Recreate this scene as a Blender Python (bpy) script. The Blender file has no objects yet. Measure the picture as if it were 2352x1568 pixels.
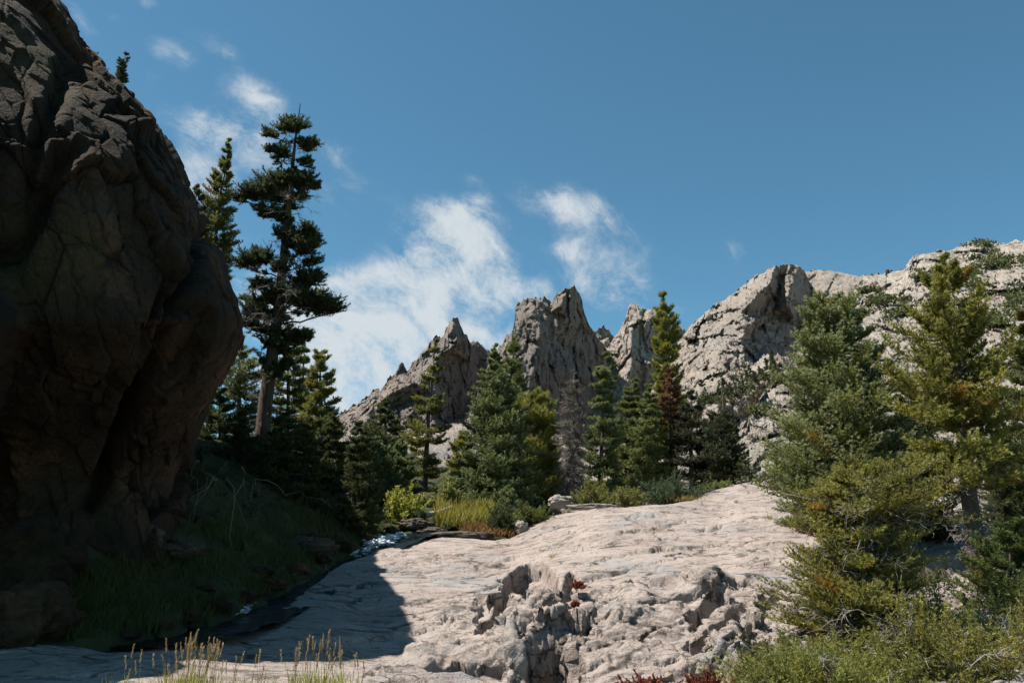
import bpy, bmesh, math, numpy as np
from mathutils import Vector
from mathutils.geometry import delaunay_2d_cdt
sc = bpy.context.scene
COL = sc.collection
R = math.radians
# ------------------------------------------------------------------ camera
F = 1960.0; CU, CV = 1176.0, 784.0; TH = R(15.57); EYE = 1.6
cam = bpy.data.cameras.new('camera'); co = bpy.data.objects.new('camera', cam); COL.objects.link(co)
co.location = (0, 0, EYE); co.rotation_euler = (R(90) + TH, 0, 0)
cam.sensor_width = 36; cam.lens = 36 * F / 2352; cam.clip_end = 6000; cam.clip_start = 0.1
sc.camera = co
def P(u, v, Y):
    """world point(s) seen at photograph position (u, v), at forward distance Y"""
    u = np.asarray(u, float); v = np.asarray(v, float); Y = np.asarray(Y, float)
    b = (CV - v) / F
    dy = math.cos(TH) - b * math.sin(TH); dz = math.sin(TH) + b * math.cos(TH)
    s = Y / dy
    return np.stack(np.broadcast_arrays((u - CU) / F * s, Y, EYE + dz * s), -1)
def pix(p):
    x, y, z = p[..., 0], p[..., 1], p[..., 2] - EYE
    d = y * math.cos(TH) + z * math.sin(TH); h = -y * math.sin(TH) + z * math.cos(TH)
    return CU + F * x / d, CV - F * h / d
# ------------------------------------------------------------------ noise
_rs = np.random.RandomState(7)
_G = _rs.normal(size=(512, 3)); _G /= np.linalg.norm(_G, axis=1)[:, None]
def H(i, j, k, seed=0):
    h = (i.astype(np.int64) * 374761393 + j.astype(np.int64) * 668265263 + k.astype(np.int64) * 2147483647 + seed * 974634777) & 0xffffffff
    h = ((h ^ (h >> 13)) * 1274126177) & 0xffffffff
    h = ((h ^ (h >> 16)) * 2246822519) & 0xffffffff
    return h ^ (h >> 15)
def perlin(p, seed=0):
    i = np.floor(p).astype(np.int64); f = p - i
    w = f * f * f * (f * (f * 6 - 15) + 10)
    out = 0
    for dx in (0, 1):
        for dy in (0, 1):
            for dz in (0, 1):
                g = _G[H(i[..., 0] + dx, i[..., 1] + dy, i[..., 2] + dz, seed) % 512]
                d = (g * (f - np.array([dx, dy, dz]))).sum(-1)
                out = out + d * (w[..., 0] if dx else 1 - w[..., 0]) * (w[..., 1] if dy else 1 - w[..., 1]) * (w[..., 2] if dz else 1 - w[..., 2])
    return out * 1.5
def fbm(p, octv=5, seed=0, gain=.5, ridge=False):
    a, o, s = 1., 0., 0.
    for k in range(octv):
        n = perlin(p * 2.03 ** k + 17.3 * k, seed + k)
        o = o + a * ((1 - 2 * np.abs(n)) if ridge else n); s += a; a *= gain
    return o / s
def facets(p, seed=0, tilt=.5):
    """cells that each carry a tilted plane: blocky, broken rock. returns (height, distance to the cell's edge)"""
    i = np.floor(p).astype(np.int64)
    b1 = np.full(p.shape[:-1], 9.); b2 = b1.copy(); h = np.zeros_like(b1)
    for dx in (-1, 0, 1):
        for dy in (-1, 0, 1):
            for dz in (-1, 0, 1):
                c = i + np.array([dx, dy, dz]); hh = H(c[..., 0], c[..., 1], c[..., 2], seed)
                q = np.stack([(hh & 255) / 255., ((hh >> 8) & 255) / 255., ((hh >> 16) & 255) / 255.], -1)
                r = p - (c + q); d = np.sqrt((r * r).sum(-1))
                g = _G[(hh >> 5) % 512]
                val = (r * g).sum(-1) * tilt * 2 + (((hh >> 11) & 1023) / 511.5 - 1) * .5
                new = d < b1
                b2 = np.where(new, b1, np.minimum(b2, d)); h = np.where(new, val, h); b1 = np.where(new, d, b1)
    return h, b2 - b1
def gnorm(V):
    n = np.cross(np.gradient(V, axis=0), np.gradient(V, axis=1)); n /= np.linalg.norm(n, axis=2)[..., None] + 1e-9
    e = V - np.array([0, 0, EYE]); return n * np.where((n * e).sum(-1) > 0, -1, 1)[..., None]
def sst(a, b, x):
    t = np.clip((x - a) / (b - a), 0, 1); return t * t * (3 - 2 * t)
# ------------------------------------------------------------------ meshes
def mk(name, V, Fc, mat, parent=None, smooth=True, col=None):
    V = np.asarray(V, np.float32).reshape(-1, 3); Fc = np.asarray(Fc, np.int32)
    me = bpy.data.meshes.new(name); n = Fc.shape[1]
    me.vertices.add(len(V)); me.vertices.foreach_set('co', V.ravel())
    me.loops.add(Fc.size); me.loops.foreach_set('vertex_index', Fc.ravel())
    me.polygons.add(len(Fc)); me.polygons.foreach_set('loop_start', np.arange(0, Fc.size, n, dtype=np.int32))
    me.polygons.foreach_set('use_smooth', np.full(len(Fc), smooth))
    if col is not None:
        a = me.attributes.new('tint', 'FLOAT_COLOR', 'POINT')
        c = np.ones((len(V), 4), np.float32); c[:, :3] = col; a.data.foreach_set('color', c.ravel())
    me.materials.append(mat); me.update(calc_edges=True)
    o = bpy.data.objects.new(name, me); COL.objects.link(o)
    if parent is not None: o.parent = parent; o.matrix_parent_inverse.identity()
    return o
def gridfaces(nr, nc):
    a = (np.arange(nr - 1)[:, None] * nc + np.arange(nc - 1)[None]).ravel()
    return np.stack([a, a + 1, a + nc + 1, a + nc], 1)
def tag(o, label=None, cat=None, group=None, kind=None):
    for k, v in (('label', label), ('category', cat), ('group', group), ('kind', kind)):
        if v: o[k] = v
    return o
def thing(name, label, cat, loc=(0, 0, 0), group=None):
    o = bpy.data.objects.new(name, None); COL.objects.link(o); o.location = [float(x) for x in loc]
    o.empty_display_size = .2
    return tag(o, label, cat, group)
def struct(o, label=None, cat=None): return tag(o, label, cat, kind='structure')
def tubes(Pt, Rd, sides=4):
    """Pt (n,k,3), Rd (n,k) -> verts, quads"""
    n, k, _ = Pt.shape
    T = np.gradient(Pt, axis=1); T /= np.linalg.norm(T, axis=2)[..., None] + 1e-9
    ref = np.where(np.abs(T[..., 2:3]) > .9, np.array([1., 0, 0]), np.array([0, 0, 1.]))
    A = np.cross(T, ref); A /= np.linalg.norm(A, axis=2)[..., None] + 1e-9
    B = np.cross(T, A)
    an = np.arange(sides) * 2 * math.pi / sides
    V = Pt[:, :, None] + Rd[:, :, None, None] * (A[:, :, None] * np.cos(an)[:, None] + B[:, :, None] * np.sin(an)[:, None])
    i = np.arange(n)[:, None, None] * k * sides + np.arange(k - 1)[None, :, None] * sides
    s = np.arange(sides); s2 = (s + 1) % sides
    Fc = np.stack([i + s, i + s2, i + s2 + sides, i + s + sides], -1).reshape(-1, 4)
    return V.reshape(-1, 3), Fc
def join(parts):
    V, Fc, C, o = [], [], [], 0
    for p in parts:
        V.append(p[0]); Fc.append(p[1] + o); o += len(p[0])
        if len(p) > 2: C.append(p[2])
    return np.concatenate(V), np.concatenate(Fc), (np.concatenate(C) if C else None)
# ------------------------------------------------------------------ materials
def mat(name):
    m = bpy.data.materials.new(name); m.use_nodes = True
    nt = m.node_tree; b = nt.nodes['Principled BSDF']
    return m, nt, b
def N(nt, t, **kw):
    n = nt.nodes.new(t)
    for k, v in kw.items(): setattr(n, k, v)
    return n
def ramp(nt, fac, stops):
    r = N(nt, 'ShaderNodeValToRGB'); e = r.color_ramp.elements
    while len(e) < len(stops): e.new(.5)
    for x, (p, c) in zip(e, stops): x.position = p; x.color = (*c, 1)
    nt.links.new(fac, r.inputs[0]); return r.outputs[0]
def noise(nt, vec, scale, detail=6, rough=.6, stretch=None, rot=None, dist=0):
    if stretch or rot:
        mp = N(nt, 'ShaderNodeMapping'); nt.links.new(vec, mp.inputs[0])
        if stretch: mp.inputs['Scale'].default_value = stretch
        if rot: mp.inputs['Rotation'].default_value = rot
        vec = mp.outputs[0]
    n = N(nt, 'ShaderNodeTexNoise'); nt.links.new(vec, n.inputs['Vector'])
    n.inputs['Scale'].default_value = scale; n.inputs['Detail'].default_value = detail
    n.inputs['Roughness'].default_value = rough; n.inputs['Distortion'].default_value = dist
    return n.outputs[0]
def mix(nt, fac, a, b, mode='MIX'):
    m = N(nt, 'ShaderNodeMix', data_type='RGBA', blend_type=mode)
    for s, x in ((0, fac), (6, a), (7, b)):
        if hasattr(x, 'links'): nt.links.new(x, m.inputs[s])
        else: m.inputs[s].default_value = x if s == 0 else (*x, 1)
    return m.outputs[2]
def mr(nt, x, a, b, c=0, d=1):
    m = N(nt, 'ShaderNodeMapRange', interpolation_type='SMOOTHSTEP'); nt.links.new(x, m.inputs[0])
    for i, v in enumerate((a, b, c, d)): m.inputs[i + 1].default_value = v
    return m.outputs[0]
def bump(nt, b, hs, dist, strength=1.):
    bp = N(nt, 'ShaderNodeBump'); nt.links.new(hs, bp.inputs['Height'])
    bp.inputs['Distance'].default_value = dist; bp.inputs['Strength'].default_value = strength
    nt.links.new(bp.outputs[0], b.inputs['Normal'])
def rock_mat(name, sz, stops, crackc, stain=None, stainamt=.5, bumpd=.1, stretch=(1, 1, 1), rot=(0, 0, 0), lichen=None, soil=None, cracks=None):
    """sz: size in metres of the largest mottling"""
    m, nt, b = mat(name); g = N(nt, 'ShaderNodeNewGeometry').outputs['Position']
    n1 = noise(nt, g, 1 / sz, 10, .68); c = ramp(nt, n1, stops)
    n2 = noise(nt, g, 4 / sz, 8, .7, stretch, rot, .6)
    c = mix(nt, mr(nt, n2, .47, .36, 0, .85), c, crackc)
    n4 = noise(nt, g, 40 / sz, 4, .7)
    c = mix(nt, mr(nt, n4, .3, .7, 0, .35), c, tuple(x * .55 for x in stops[0][1]))
    if stain:
        n3 = noise(nt, g, .8 / sz, 6, .65, None, (0, .4, .3)); c = mix(nt, mr(nt, n3, .52, .66, 0, stainamt), c, stain)
    if lichen:
        n5 = noise(nt, g, 1.9 / sz, 9, .75); c = mix(nt, mr(nt, n5, .57, .66, 0, .62), c, lichen)
    if cracks:
        wn = N(nt, 'ShaderNodeTexNoise'); nt.links.new(g, wn.inputs['Vector']); wn.inputs['Scale'].default_value = 1.1 / sz; wn.inputs['Detail'].default_value = 6
        for scl, st_, wd, am in cracks:
            mp = N(nt, 'ShaderNodeMapping'); mp.inputs['Scale'].default_value = st_; mp.inputs['Rotation'].default_value = (.2, .1, -.45)
            va = N(nt, 'ShaderNodeVectorMath', operation='MULTIPLY_ADD'); nt.links.new(wn.outputs[1], va.inputs[0]); va.inputs[1].default_value = (.9, .9, .9); nt.links.new(g, va.inputs[2])
            nt.links.new(va.outputs[0], mp.inputs[0])
            vo = N(nt, 'ShaderNodeTexVoronoi', feature='DISTANCE_TO_EDGE'); nt.links.new(mp.outputs[0], vo.inputs['Vector']); vo.inputs['Scale'].default_value = scl
            a_ = mr(nt, vo.outputs['Distance'], 0, wd, am, 0); k_ = mr(nt, noise(nt, g, 1.4 / sz + scl * .3, 3), .46, .58)
            mm = N(nt, 'ShaderNodeMath', operation='MULTIPLY'); nt.links.new(a_, mm.inputs[0]); nt.links.new(k_, mm.inputs[1])
            c = mix(nt, mm.outputs[0], c, tuple(x * .5 for x in crackc))
    if soil:
        nn = N(nt, 'ShaderNodeNewGeometry').outputs['True Normal']; sp = N(nt, 'ShaderNodeSeparateXYZ'); nt.links.new(nn, sp.inputs[0])
        n6 = noise(nt, g, 1.3 / sz, 8, .7)
        ad = N(nt, 'ShaderNodeMath', operation='ADD'); nt.links.new(sp.outputs[2], ad.inputs[0]); nt.links.new(n6, ad.inputs[1])
        c = mix(nt, mr(nt, ad.outputs[0], soil[1], soil[1] + .14, 0, .9), c, soil[0])
    nt.links.new(c, b.inputs['Base Color']); b.inputs['Roughness'].default_value = .9
    b.inputs['Specular IOR Level'].default_value = .2
    hh = N(nt, 'ShaderNodeMath', operation='ADD'); nt.links.new(n2, hh.inputs[0]); nt.links.new(n4, hh.inputs[1])
    bump(nt, b, hh.outputs[0], bumpd)
    return m
M_slab = rock_mat('granite', 1.6, [(.3, (.225, .178, .155)), (.43, (.36, .298, .265)), (.58, (.435, .37, .332)), (.75, (.44, .33, .28))], (.11, .09, .075), (.27, .265, .265), .75, .05, (.35, 1.3, 1.6), (0, 0, .45), (.15, .145, .125), None, ((.7, (.4, 1.3, 1.3), .035, .9), (1.9, (.45, 1.2, 1.2), .05, .7), (5., (.6, 1.1, 1.1), .06, .5)))
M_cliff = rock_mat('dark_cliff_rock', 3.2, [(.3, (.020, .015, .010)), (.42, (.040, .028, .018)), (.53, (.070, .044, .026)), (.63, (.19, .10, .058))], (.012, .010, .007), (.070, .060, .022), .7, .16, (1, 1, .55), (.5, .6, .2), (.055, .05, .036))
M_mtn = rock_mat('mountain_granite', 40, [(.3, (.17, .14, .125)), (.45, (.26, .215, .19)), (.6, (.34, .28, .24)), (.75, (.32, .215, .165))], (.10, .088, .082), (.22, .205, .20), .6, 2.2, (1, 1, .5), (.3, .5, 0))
M_mtn2 = rock_mat('pale_mountain_granite', 28, [(.3, (.28, .235, .20)), (.45, (.41, .345, .295)), (.6, (.50, .425, .36)), (.75, (.48, .345, .27))], (.17, .15, .13), (.30, .285, .275), .5, 1.8, (1, .5, .8), (.2, .9, .4))  # paler granite of the far ridge, buttress, wall and talus
M_mtn3 = rock_mat('slope_granite', 18, [(.3, (.30, .255, .215)), (.45, (.41, .355, .305)), (.6, (.49, .43, .375)), (.75, (.48, .39, .32))], (.2, .175, .15), (.38, .35, .33), .4, 1., (1, .6, .8), (.2, .7, .4), None, ((.085, .085, .045), 1.28))
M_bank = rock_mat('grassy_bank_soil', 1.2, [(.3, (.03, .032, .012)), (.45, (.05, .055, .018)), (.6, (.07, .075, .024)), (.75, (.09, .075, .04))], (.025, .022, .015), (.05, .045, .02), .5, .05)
M_floor = rock_mat('forest_floor', 2.5, [(.3, (.06, .055, .03)), (.45, (.10, .085, .05)), (.6, (.16, .14, .10)), (.75, (.22, .19, .16))], (.04, .035, .02), (.08, .085, .035), .6, .05)
M_boulder = rock_mat('boulder_granite', .7, [(.3, (.28, .24, .21)), (.45, (.37, .33, .29)), (.6, (.43, .38, .34)), (.75, (.42, .34, .29))], (.16, .14, .12), (.28, .27, .27), .5, .03)
M_darkrock = rock_mat('dark_boulder_rock', .8, [(.3, (.07, .055, .045)), (.45, (.11, .088, .07)), (.6, (.15, .12, .095)), (.75, (.2, .14, .105))], (.04, .033, .026), (.09, .085, .06), .6, .04)  # darker brown variant of the boulder rock
def attr_mat(name, rough=.6, trans=.35, spec=.25):
    m, nt, b = mat(name); a = N(nt, 'ShaderNodeAttribute', attribute_name='tint').outputs['Color']
    nt.links.new(a, b.inputs['Base Color']); b.inputs['Roughness'].default_value = rough
    b.inputs['Specular IOR Level'].default_value = spec
    t = N(nt, 'ShaderNodeBsdfTranslucent'); nt.links.new(a, t.inputs[0])
    ms = N(nt, 'ShaderNodeMixShader'); ms.inputs[0].default_value = trans
    nt.links.new(b.outputs[0], ms.inputs[1]); nt.links.new(t.outputs[0], ms.inputs[2])
    nt.links.new(ms.outputs[0], nt.nodes['Material Output'].inputs[0])
    return m
M_needle = attr_mat('conifer_needles', .55, .4)
M_leaf = attr_mat('small_leaves', .5, .45)
M_grass = attr_mat('grass_blades', .6, .5)
def bark_mat(name, a, c, sc_=1.):
    m, nt, b = mat(name); g = N(nt, 'ShaderNodeNewGeometry').outputs['Position']
    n = noise(nt, g, 9 * sc_, 8, .7, (1, 1, .22)); nt.links.new(ramp(nt, n, [(.3, a), (.7, c)]), b.inputs['Base Color'])
    b.inputs['Roughness'].default_value = .9; bump(nt, b, n, .04 / sc_); return m
M_bark = bark_mat('dark_bark', (.035, .027, .02), (.13, .10, .08))
M_bark2 = bark_mat('reddish_bark', (.03, .019, .013), (.13, .075, .048))
M_dead2 = bark_mat('brown_grey_dead_wood', (.10, .085, .072), (.26, .222, .19), 2.)
M_dead = bark_mat('weathered_grey_wood', (.17, .15, .135), (.40, .36, .33), 2.)
# ------------------------------------------------------------------ relief surfaces
class Net:
    """piecewise planar rock faces through control points (u, v, Y); planes in space stay planes"""
    def __init__(s, pts):
        pts = np.array(pts, float); s.p = pts
        r = delaunay_2d_cdt([Vector((a, b)) for a, b in pts[:, :2]], [], [], 0, 1e-4, True)
        s.v = np.array([tuple(x) for x in r[0]]); org = r[3]
        s.q = np.array([1 / pts[o[0], 2] if len(o) else 0 for o in org]); s.f = np.array(r[2])
    def __call__(s, u, v):
        out = np.full(u.shape, np.nan); sh = u.shape; u = u.ravel(); v = v.ravel(); o = out.ravel()
        for a, b, c in s.f:
            A, B, C = s.v[a], s.v[b], s.v[c]
            m = (u >= min(A[0], B[0], C[0]) - 1e-6) & (u <= max(A[0], B[0], C[0]) + 1e-6) & (v >= min(A[1], B[1], C[1]) - 1e-6) & (v <= max(A[1], B[1], C[1]) + 1e-6)
            i = np.nonzero(m)[0]
            if not len(i): continue
            d = (B[1] - C[1]) * (A[0] - C[0]) + (C[0] - B[0]) * (A[1] - C[1])
            if abs(d) < 1e-9: continue
            l1 = ((B[1] - C[1]) * (u[i] - C[0]) + (C[0] - B[0]) * (v[i] - C[1])) / d
            l2 = ((C[1] - A[1]) * (u[i] - C[0]) + (A[0] - C[0]) * (v[i] - C[1])) / d
            l3 = 1 - l1 - l2; k = (l1 > -1e-5) & (l2 > -1e-5) & (l3 > -1e-5)
            o[i[k]] = (l1 * s.q[a] + l2 * s.q[b] + l3 * s.q[c])[k]
        bad = np.nonzero(np.isnan(o))[0]
        for ch in np.array_split(bad, max(1, len(bad) // 20000)):
            if len(ch):
                d = (s.p[None, :, 0] - u[ch][:, None]) ** 2 + (s.p[None, :, 1] - v[ch][:, None]) ** 2
                w = 1 / (d + 1) ** 2; o[ch] = (w * (1 / s.p[None, :, 2])).sum(1) / w.sum(1)
        return 1 / o.reshape(sh)
class Rbf:
    def __init__(s, pts, lam=1e-9):
        p = np.array(pts, float); s.c = p[:, :2] / 1000; n = len(p)
        K = s.k(np.linalg.norm(s.c[:, None] - s.c[None], axis=2)) + lam * np.eye(n)
        Q = np.c_[np.ones(n), s.c]
        A = np.block([[K, Q], [Q.T, np.zeros((3, 3))]])
        s.w = np.linalg.lstsq(A, np.r_[1 / p[:, 2], 0, 0, 0], rcond=None)[0]
    def k(s, r): return r * r * np.log(r + 1e-9) * .6 - .15 * r
    def __call__(s, u, v):
        sh = u.shape; q = np.stack([u.ravel(), v.ravel()], 1) / 1000; out = np.empty(len(q))
        for a in range(0, len(q), 40000):
            x = q[a:a + 40000]; d = np.linalg.norm(x[:, None] - s.c[None], axis=2)
            out[a:a + 40000] = s.k(d) @ s.w[:-3] + s.w[-3] + x @ s.w[-2:]
        return 1 / out.reshape(sh)
def mountain(name, label, sky, inner, vbot, mtl, step=2.2, seed=0, amp=6., cell=28., jag=3., slant=(1, 1, 1), back=14, fine=1.):
    sky = np.array(sky, float); u0, u1 = sky[0, 0], sky[-1, 0]
    nc = int((u1 - u0) / step); uu = np.linspace(u0, u1, nc)
    top = np.interp(uu, sky[:, 0], sky[:, 1]); z = np.zeros_like(uu)
    top = top + jag * (fbm(np.stack([uu / 16, z, z], -1), 4, seed + 50, .65)) * 1.6
    fl = facets(np.stack([uu / 11, z + .5, z + .5], -1), seed + 60)[0]; top = top + jag * .8 * fl - jag * 1.6 * sst(.55, .95, fbm(np.stack([uu / 22, z + 3, z], -1), 4, seed + 70, .6, True))
    nr = int((np.max(vbot - sky[:, 1])) / step)
    t = np.linspace(0, 1, nr)[:, None]
    v = top[None] + (vbot - top[None]) * t; u = np.broadcast_to(uu[None], v.shape)
    Y = Net([tuple(s) for s in sky] + inner)(u, v)
    p = P(u, v, Y)
    ray = p - np.array([0, 0, EYE]); ray /= np.linalg.norm(ray, axis=2)[..., None]
    S = np.array(slant)
    h1, e1 = facets(p * S / cell + fbm(p / cell, 3, seed + 3)[..., None] * .16, seed, 1.)
    h2, e2 = facets(p * S / (cell * .4) + fbm(p / (cell * .5), 2, seed + 4)[..., None] * .18, seed + 1, 1.)
    h3, _ = facets(p * S / (cell * .16), seed + 2, 1.)
    d = amp * (h1 * .5 + h2 * .3 + h3 * .15 - .22 * np.exp(-(e1 / .06) ** 2) - .14 * np.exp(-(e2 / .08) ** 2)) + amp * .5 * fbm(p / (cell * .8), 6, seed + 5, .52)
    k = (sst(0, .03, t) * .85 + .15)[..., None]
    p = p - ray * d[..., None] * k
    n = gnorm(p); h4, e4 = facets(p * S / (cell * .2), seed + 12, .8); h5, _ = facets(p * S / (cell * .09), seed + 13, .8)
    d = fine * amp * (.16 * h4 + .08 * h5 - .06 * np.exp(-(e4 / .08) ** 2) + .10 * fbm(p * S / (cell * .22), 4, seed + 14, .6))
    p = p + n * d[..., None] * k
    B = []
    for k in range(1, back + 1):
        q = p[0] + np.array([0, 1., -1.15]) * (k ** 1.5) * cell * .12
        q[:, 2] += amp * .5 * fbm(q / cell, 3, seed + 9); B.append(q)
    V = np.concatenate([np.array(B[::-1]), p]); nr = V.shape[0]
    return struct(mk(name, V, gridfaces(nr, nc), mtl), label)
# ------------------------------------------------------------------ mountains
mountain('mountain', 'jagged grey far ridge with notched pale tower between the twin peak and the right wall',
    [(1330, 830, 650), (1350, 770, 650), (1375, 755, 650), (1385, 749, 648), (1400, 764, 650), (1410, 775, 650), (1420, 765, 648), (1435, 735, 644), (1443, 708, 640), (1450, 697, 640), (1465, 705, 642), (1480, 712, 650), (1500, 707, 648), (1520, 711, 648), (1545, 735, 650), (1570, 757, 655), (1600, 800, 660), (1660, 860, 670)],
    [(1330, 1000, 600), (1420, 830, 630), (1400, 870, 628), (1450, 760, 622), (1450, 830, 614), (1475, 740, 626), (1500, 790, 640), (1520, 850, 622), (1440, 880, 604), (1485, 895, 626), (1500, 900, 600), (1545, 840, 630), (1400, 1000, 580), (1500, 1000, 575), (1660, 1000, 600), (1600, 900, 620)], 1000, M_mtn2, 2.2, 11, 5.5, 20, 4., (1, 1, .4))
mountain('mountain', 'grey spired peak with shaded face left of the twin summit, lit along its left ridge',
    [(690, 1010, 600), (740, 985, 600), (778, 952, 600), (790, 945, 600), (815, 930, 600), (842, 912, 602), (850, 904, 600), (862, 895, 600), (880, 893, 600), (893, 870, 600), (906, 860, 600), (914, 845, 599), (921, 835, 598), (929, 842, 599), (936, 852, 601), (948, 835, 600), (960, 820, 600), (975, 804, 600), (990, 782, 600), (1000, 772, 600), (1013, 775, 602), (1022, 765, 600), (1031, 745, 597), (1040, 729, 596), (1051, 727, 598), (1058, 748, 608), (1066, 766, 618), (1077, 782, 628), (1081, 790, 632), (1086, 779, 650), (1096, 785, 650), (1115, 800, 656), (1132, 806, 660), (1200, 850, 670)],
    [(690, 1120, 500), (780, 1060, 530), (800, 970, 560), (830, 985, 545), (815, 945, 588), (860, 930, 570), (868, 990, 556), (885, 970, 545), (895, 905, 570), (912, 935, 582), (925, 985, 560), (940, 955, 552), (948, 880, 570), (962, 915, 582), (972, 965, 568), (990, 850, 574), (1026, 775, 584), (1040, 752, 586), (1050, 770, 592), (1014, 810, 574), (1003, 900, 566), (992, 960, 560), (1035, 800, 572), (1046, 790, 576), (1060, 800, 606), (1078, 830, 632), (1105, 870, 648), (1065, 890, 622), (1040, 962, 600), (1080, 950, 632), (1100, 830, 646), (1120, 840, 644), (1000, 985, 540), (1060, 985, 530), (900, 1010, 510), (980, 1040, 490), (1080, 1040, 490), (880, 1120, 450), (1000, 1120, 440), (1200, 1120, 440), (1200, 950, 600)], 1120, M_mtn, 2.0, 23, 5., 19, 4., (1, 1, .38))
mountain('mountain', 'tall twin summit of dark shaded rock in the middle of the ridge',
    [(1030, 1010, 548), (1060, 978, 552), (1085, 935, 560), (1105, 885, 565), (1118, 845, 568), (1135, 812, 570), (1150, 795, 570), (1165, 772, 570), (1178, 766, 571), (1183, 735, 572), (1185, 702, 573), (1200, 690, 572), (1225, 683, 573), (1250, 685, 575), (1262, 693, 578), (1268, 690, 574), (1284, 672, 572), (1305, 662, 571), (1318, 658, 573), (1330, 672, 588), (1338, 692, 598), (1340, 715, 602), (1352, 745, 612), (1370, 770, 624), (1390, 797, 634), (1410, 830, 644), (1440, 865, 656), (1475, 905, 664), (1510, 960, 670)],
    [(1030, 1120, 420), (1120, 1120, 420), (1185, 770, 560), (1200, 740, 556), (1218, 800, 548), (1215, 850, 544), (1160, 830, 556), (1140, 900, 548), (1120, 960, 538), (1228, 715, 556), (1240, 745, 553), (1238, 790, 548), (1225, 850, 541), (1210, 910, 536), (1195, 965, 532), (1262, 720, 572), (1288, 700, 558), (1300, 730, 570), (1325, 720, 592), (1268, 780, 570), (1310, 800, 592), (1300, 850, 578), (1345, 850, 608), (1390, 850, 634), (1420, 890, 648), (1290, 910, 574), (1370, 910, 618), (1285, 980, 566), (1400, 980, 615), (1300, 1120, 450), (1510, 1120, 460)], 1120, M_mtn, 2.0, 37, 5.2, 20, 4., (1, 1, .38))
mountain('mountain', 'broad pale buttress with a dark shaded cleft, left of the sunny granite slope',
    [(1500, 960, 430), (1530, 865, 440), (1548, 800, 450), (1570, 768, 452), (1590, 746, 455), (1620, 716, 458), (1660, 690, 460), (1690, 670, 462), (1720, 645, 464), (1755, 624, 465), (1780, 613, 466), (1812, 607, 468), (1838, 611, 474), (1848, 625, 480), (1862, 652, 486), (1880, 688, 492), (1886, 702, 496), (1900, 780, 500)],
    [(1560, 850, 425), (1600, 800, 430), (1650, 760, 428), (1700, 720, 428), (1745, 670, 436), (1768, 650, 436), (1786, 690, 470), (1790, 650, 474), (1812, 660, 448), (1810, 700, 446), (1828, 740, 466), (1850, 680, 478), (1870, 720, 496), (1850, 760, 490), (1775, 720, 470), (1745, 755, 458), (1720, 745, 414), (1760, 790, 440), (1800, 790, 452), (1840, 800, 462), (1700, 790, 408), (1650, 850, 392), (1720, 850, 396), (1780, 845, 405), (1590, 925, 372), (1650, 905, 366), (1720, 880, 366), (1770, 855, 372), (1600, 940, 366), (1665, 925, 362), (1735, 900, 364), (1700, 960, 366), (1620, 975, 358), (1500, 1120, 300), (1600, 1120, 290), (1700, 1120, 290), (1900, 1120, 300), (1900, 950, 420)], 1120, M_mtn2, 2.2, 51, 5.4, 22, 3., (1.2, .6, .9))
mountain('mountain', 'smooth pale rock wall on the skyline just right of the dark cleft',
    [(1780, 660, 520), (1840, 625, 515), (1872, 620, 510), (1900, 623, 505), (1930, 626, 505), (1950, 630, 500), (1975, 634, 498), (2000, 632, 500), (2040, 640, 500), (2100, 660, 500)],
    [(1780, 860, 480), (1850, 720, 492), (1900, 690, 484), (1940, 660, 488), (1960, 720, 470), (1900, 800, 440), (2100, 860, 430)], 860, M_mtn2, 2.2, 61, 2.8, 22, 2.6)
mountain('mountain', 'sunny granite slope with scattered scrub rising behind the right hand trees',
    [(1655, 1180, 200), (1672, 1100, 215), (1690, 1040, 228), (1704, 985, 240), (1740, 925, 262), (1780, 872, 285), (1810, 842, 300), (1840, 795, 325), (1862, 770, 340), (1900, 735, 365), (1945, 690, 385), (1975, 650, 402), (1990, 632, 410), (2040, 625, 412), (2075, 620, 408), (2090, 600, 403), (2096, 588, 402), (2120, 582, 402), (2160, 579, 402), (2200, 570, 400), (2230, 558, 400), (2260, 553, 400), (2300, 560, 395), (2352, 552, 390), (2450, 545, 380), (2700, 530, 360), (3000, 560, 340)],
    [(1860, 900, 268), (1900, 810, 318), (1960, 760, 335), (2020, 720, 355), (2080, 660, 376), (2060, 760, 335), (2150, 680, 355), (2260, 650, 355), (2200, 780, 312), (2350, 720, 320), (2330, 640, 352), (2000, 870, 285), (1950, 980, 238), (1780, 980, 232), (1740, 1050, 215), (2100, 950, 245), (2300, 900, 260), (1850, 1140, 180), (2100, 1140, 175), (2400, 1140, 175), (2600, 900, 250), (1655, 1280, 150), (2000, 1280, 130), (2400, 1280, 120), (3000, 1280, 120), (3000, 850, 250)], 1280, M_mtn3, 2.6, 67, 7., 30, 3.5, (1, .7, 1), 8, .6)
mountain('talus_slope', 'pale broken rock slope seen between the slim conifer and the dense fir',
    [(600, 1000, 120), (760, 985, 130), (800, 990, 130), (900, 1010, 130), (1000, 985, 135), (1060, 975, 135), (1090, 1000, 130), (1200, 1020, 125), (1400, 1030, 120), (1700, 1040, 110)],
    [(600, 1180, 55), (900, 1180, 52), (1200, 1180, 50), (1700, 1180, 50), (880, 1090, 80), (1010, 1060, 88), (1040, 1100, 78), (1300, 1090, 78), (1080, 1050, 95)], 1180, M_mtn2, 3., 81, 1.3, 6, 4., (1, 1, 1), 6)
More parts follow.
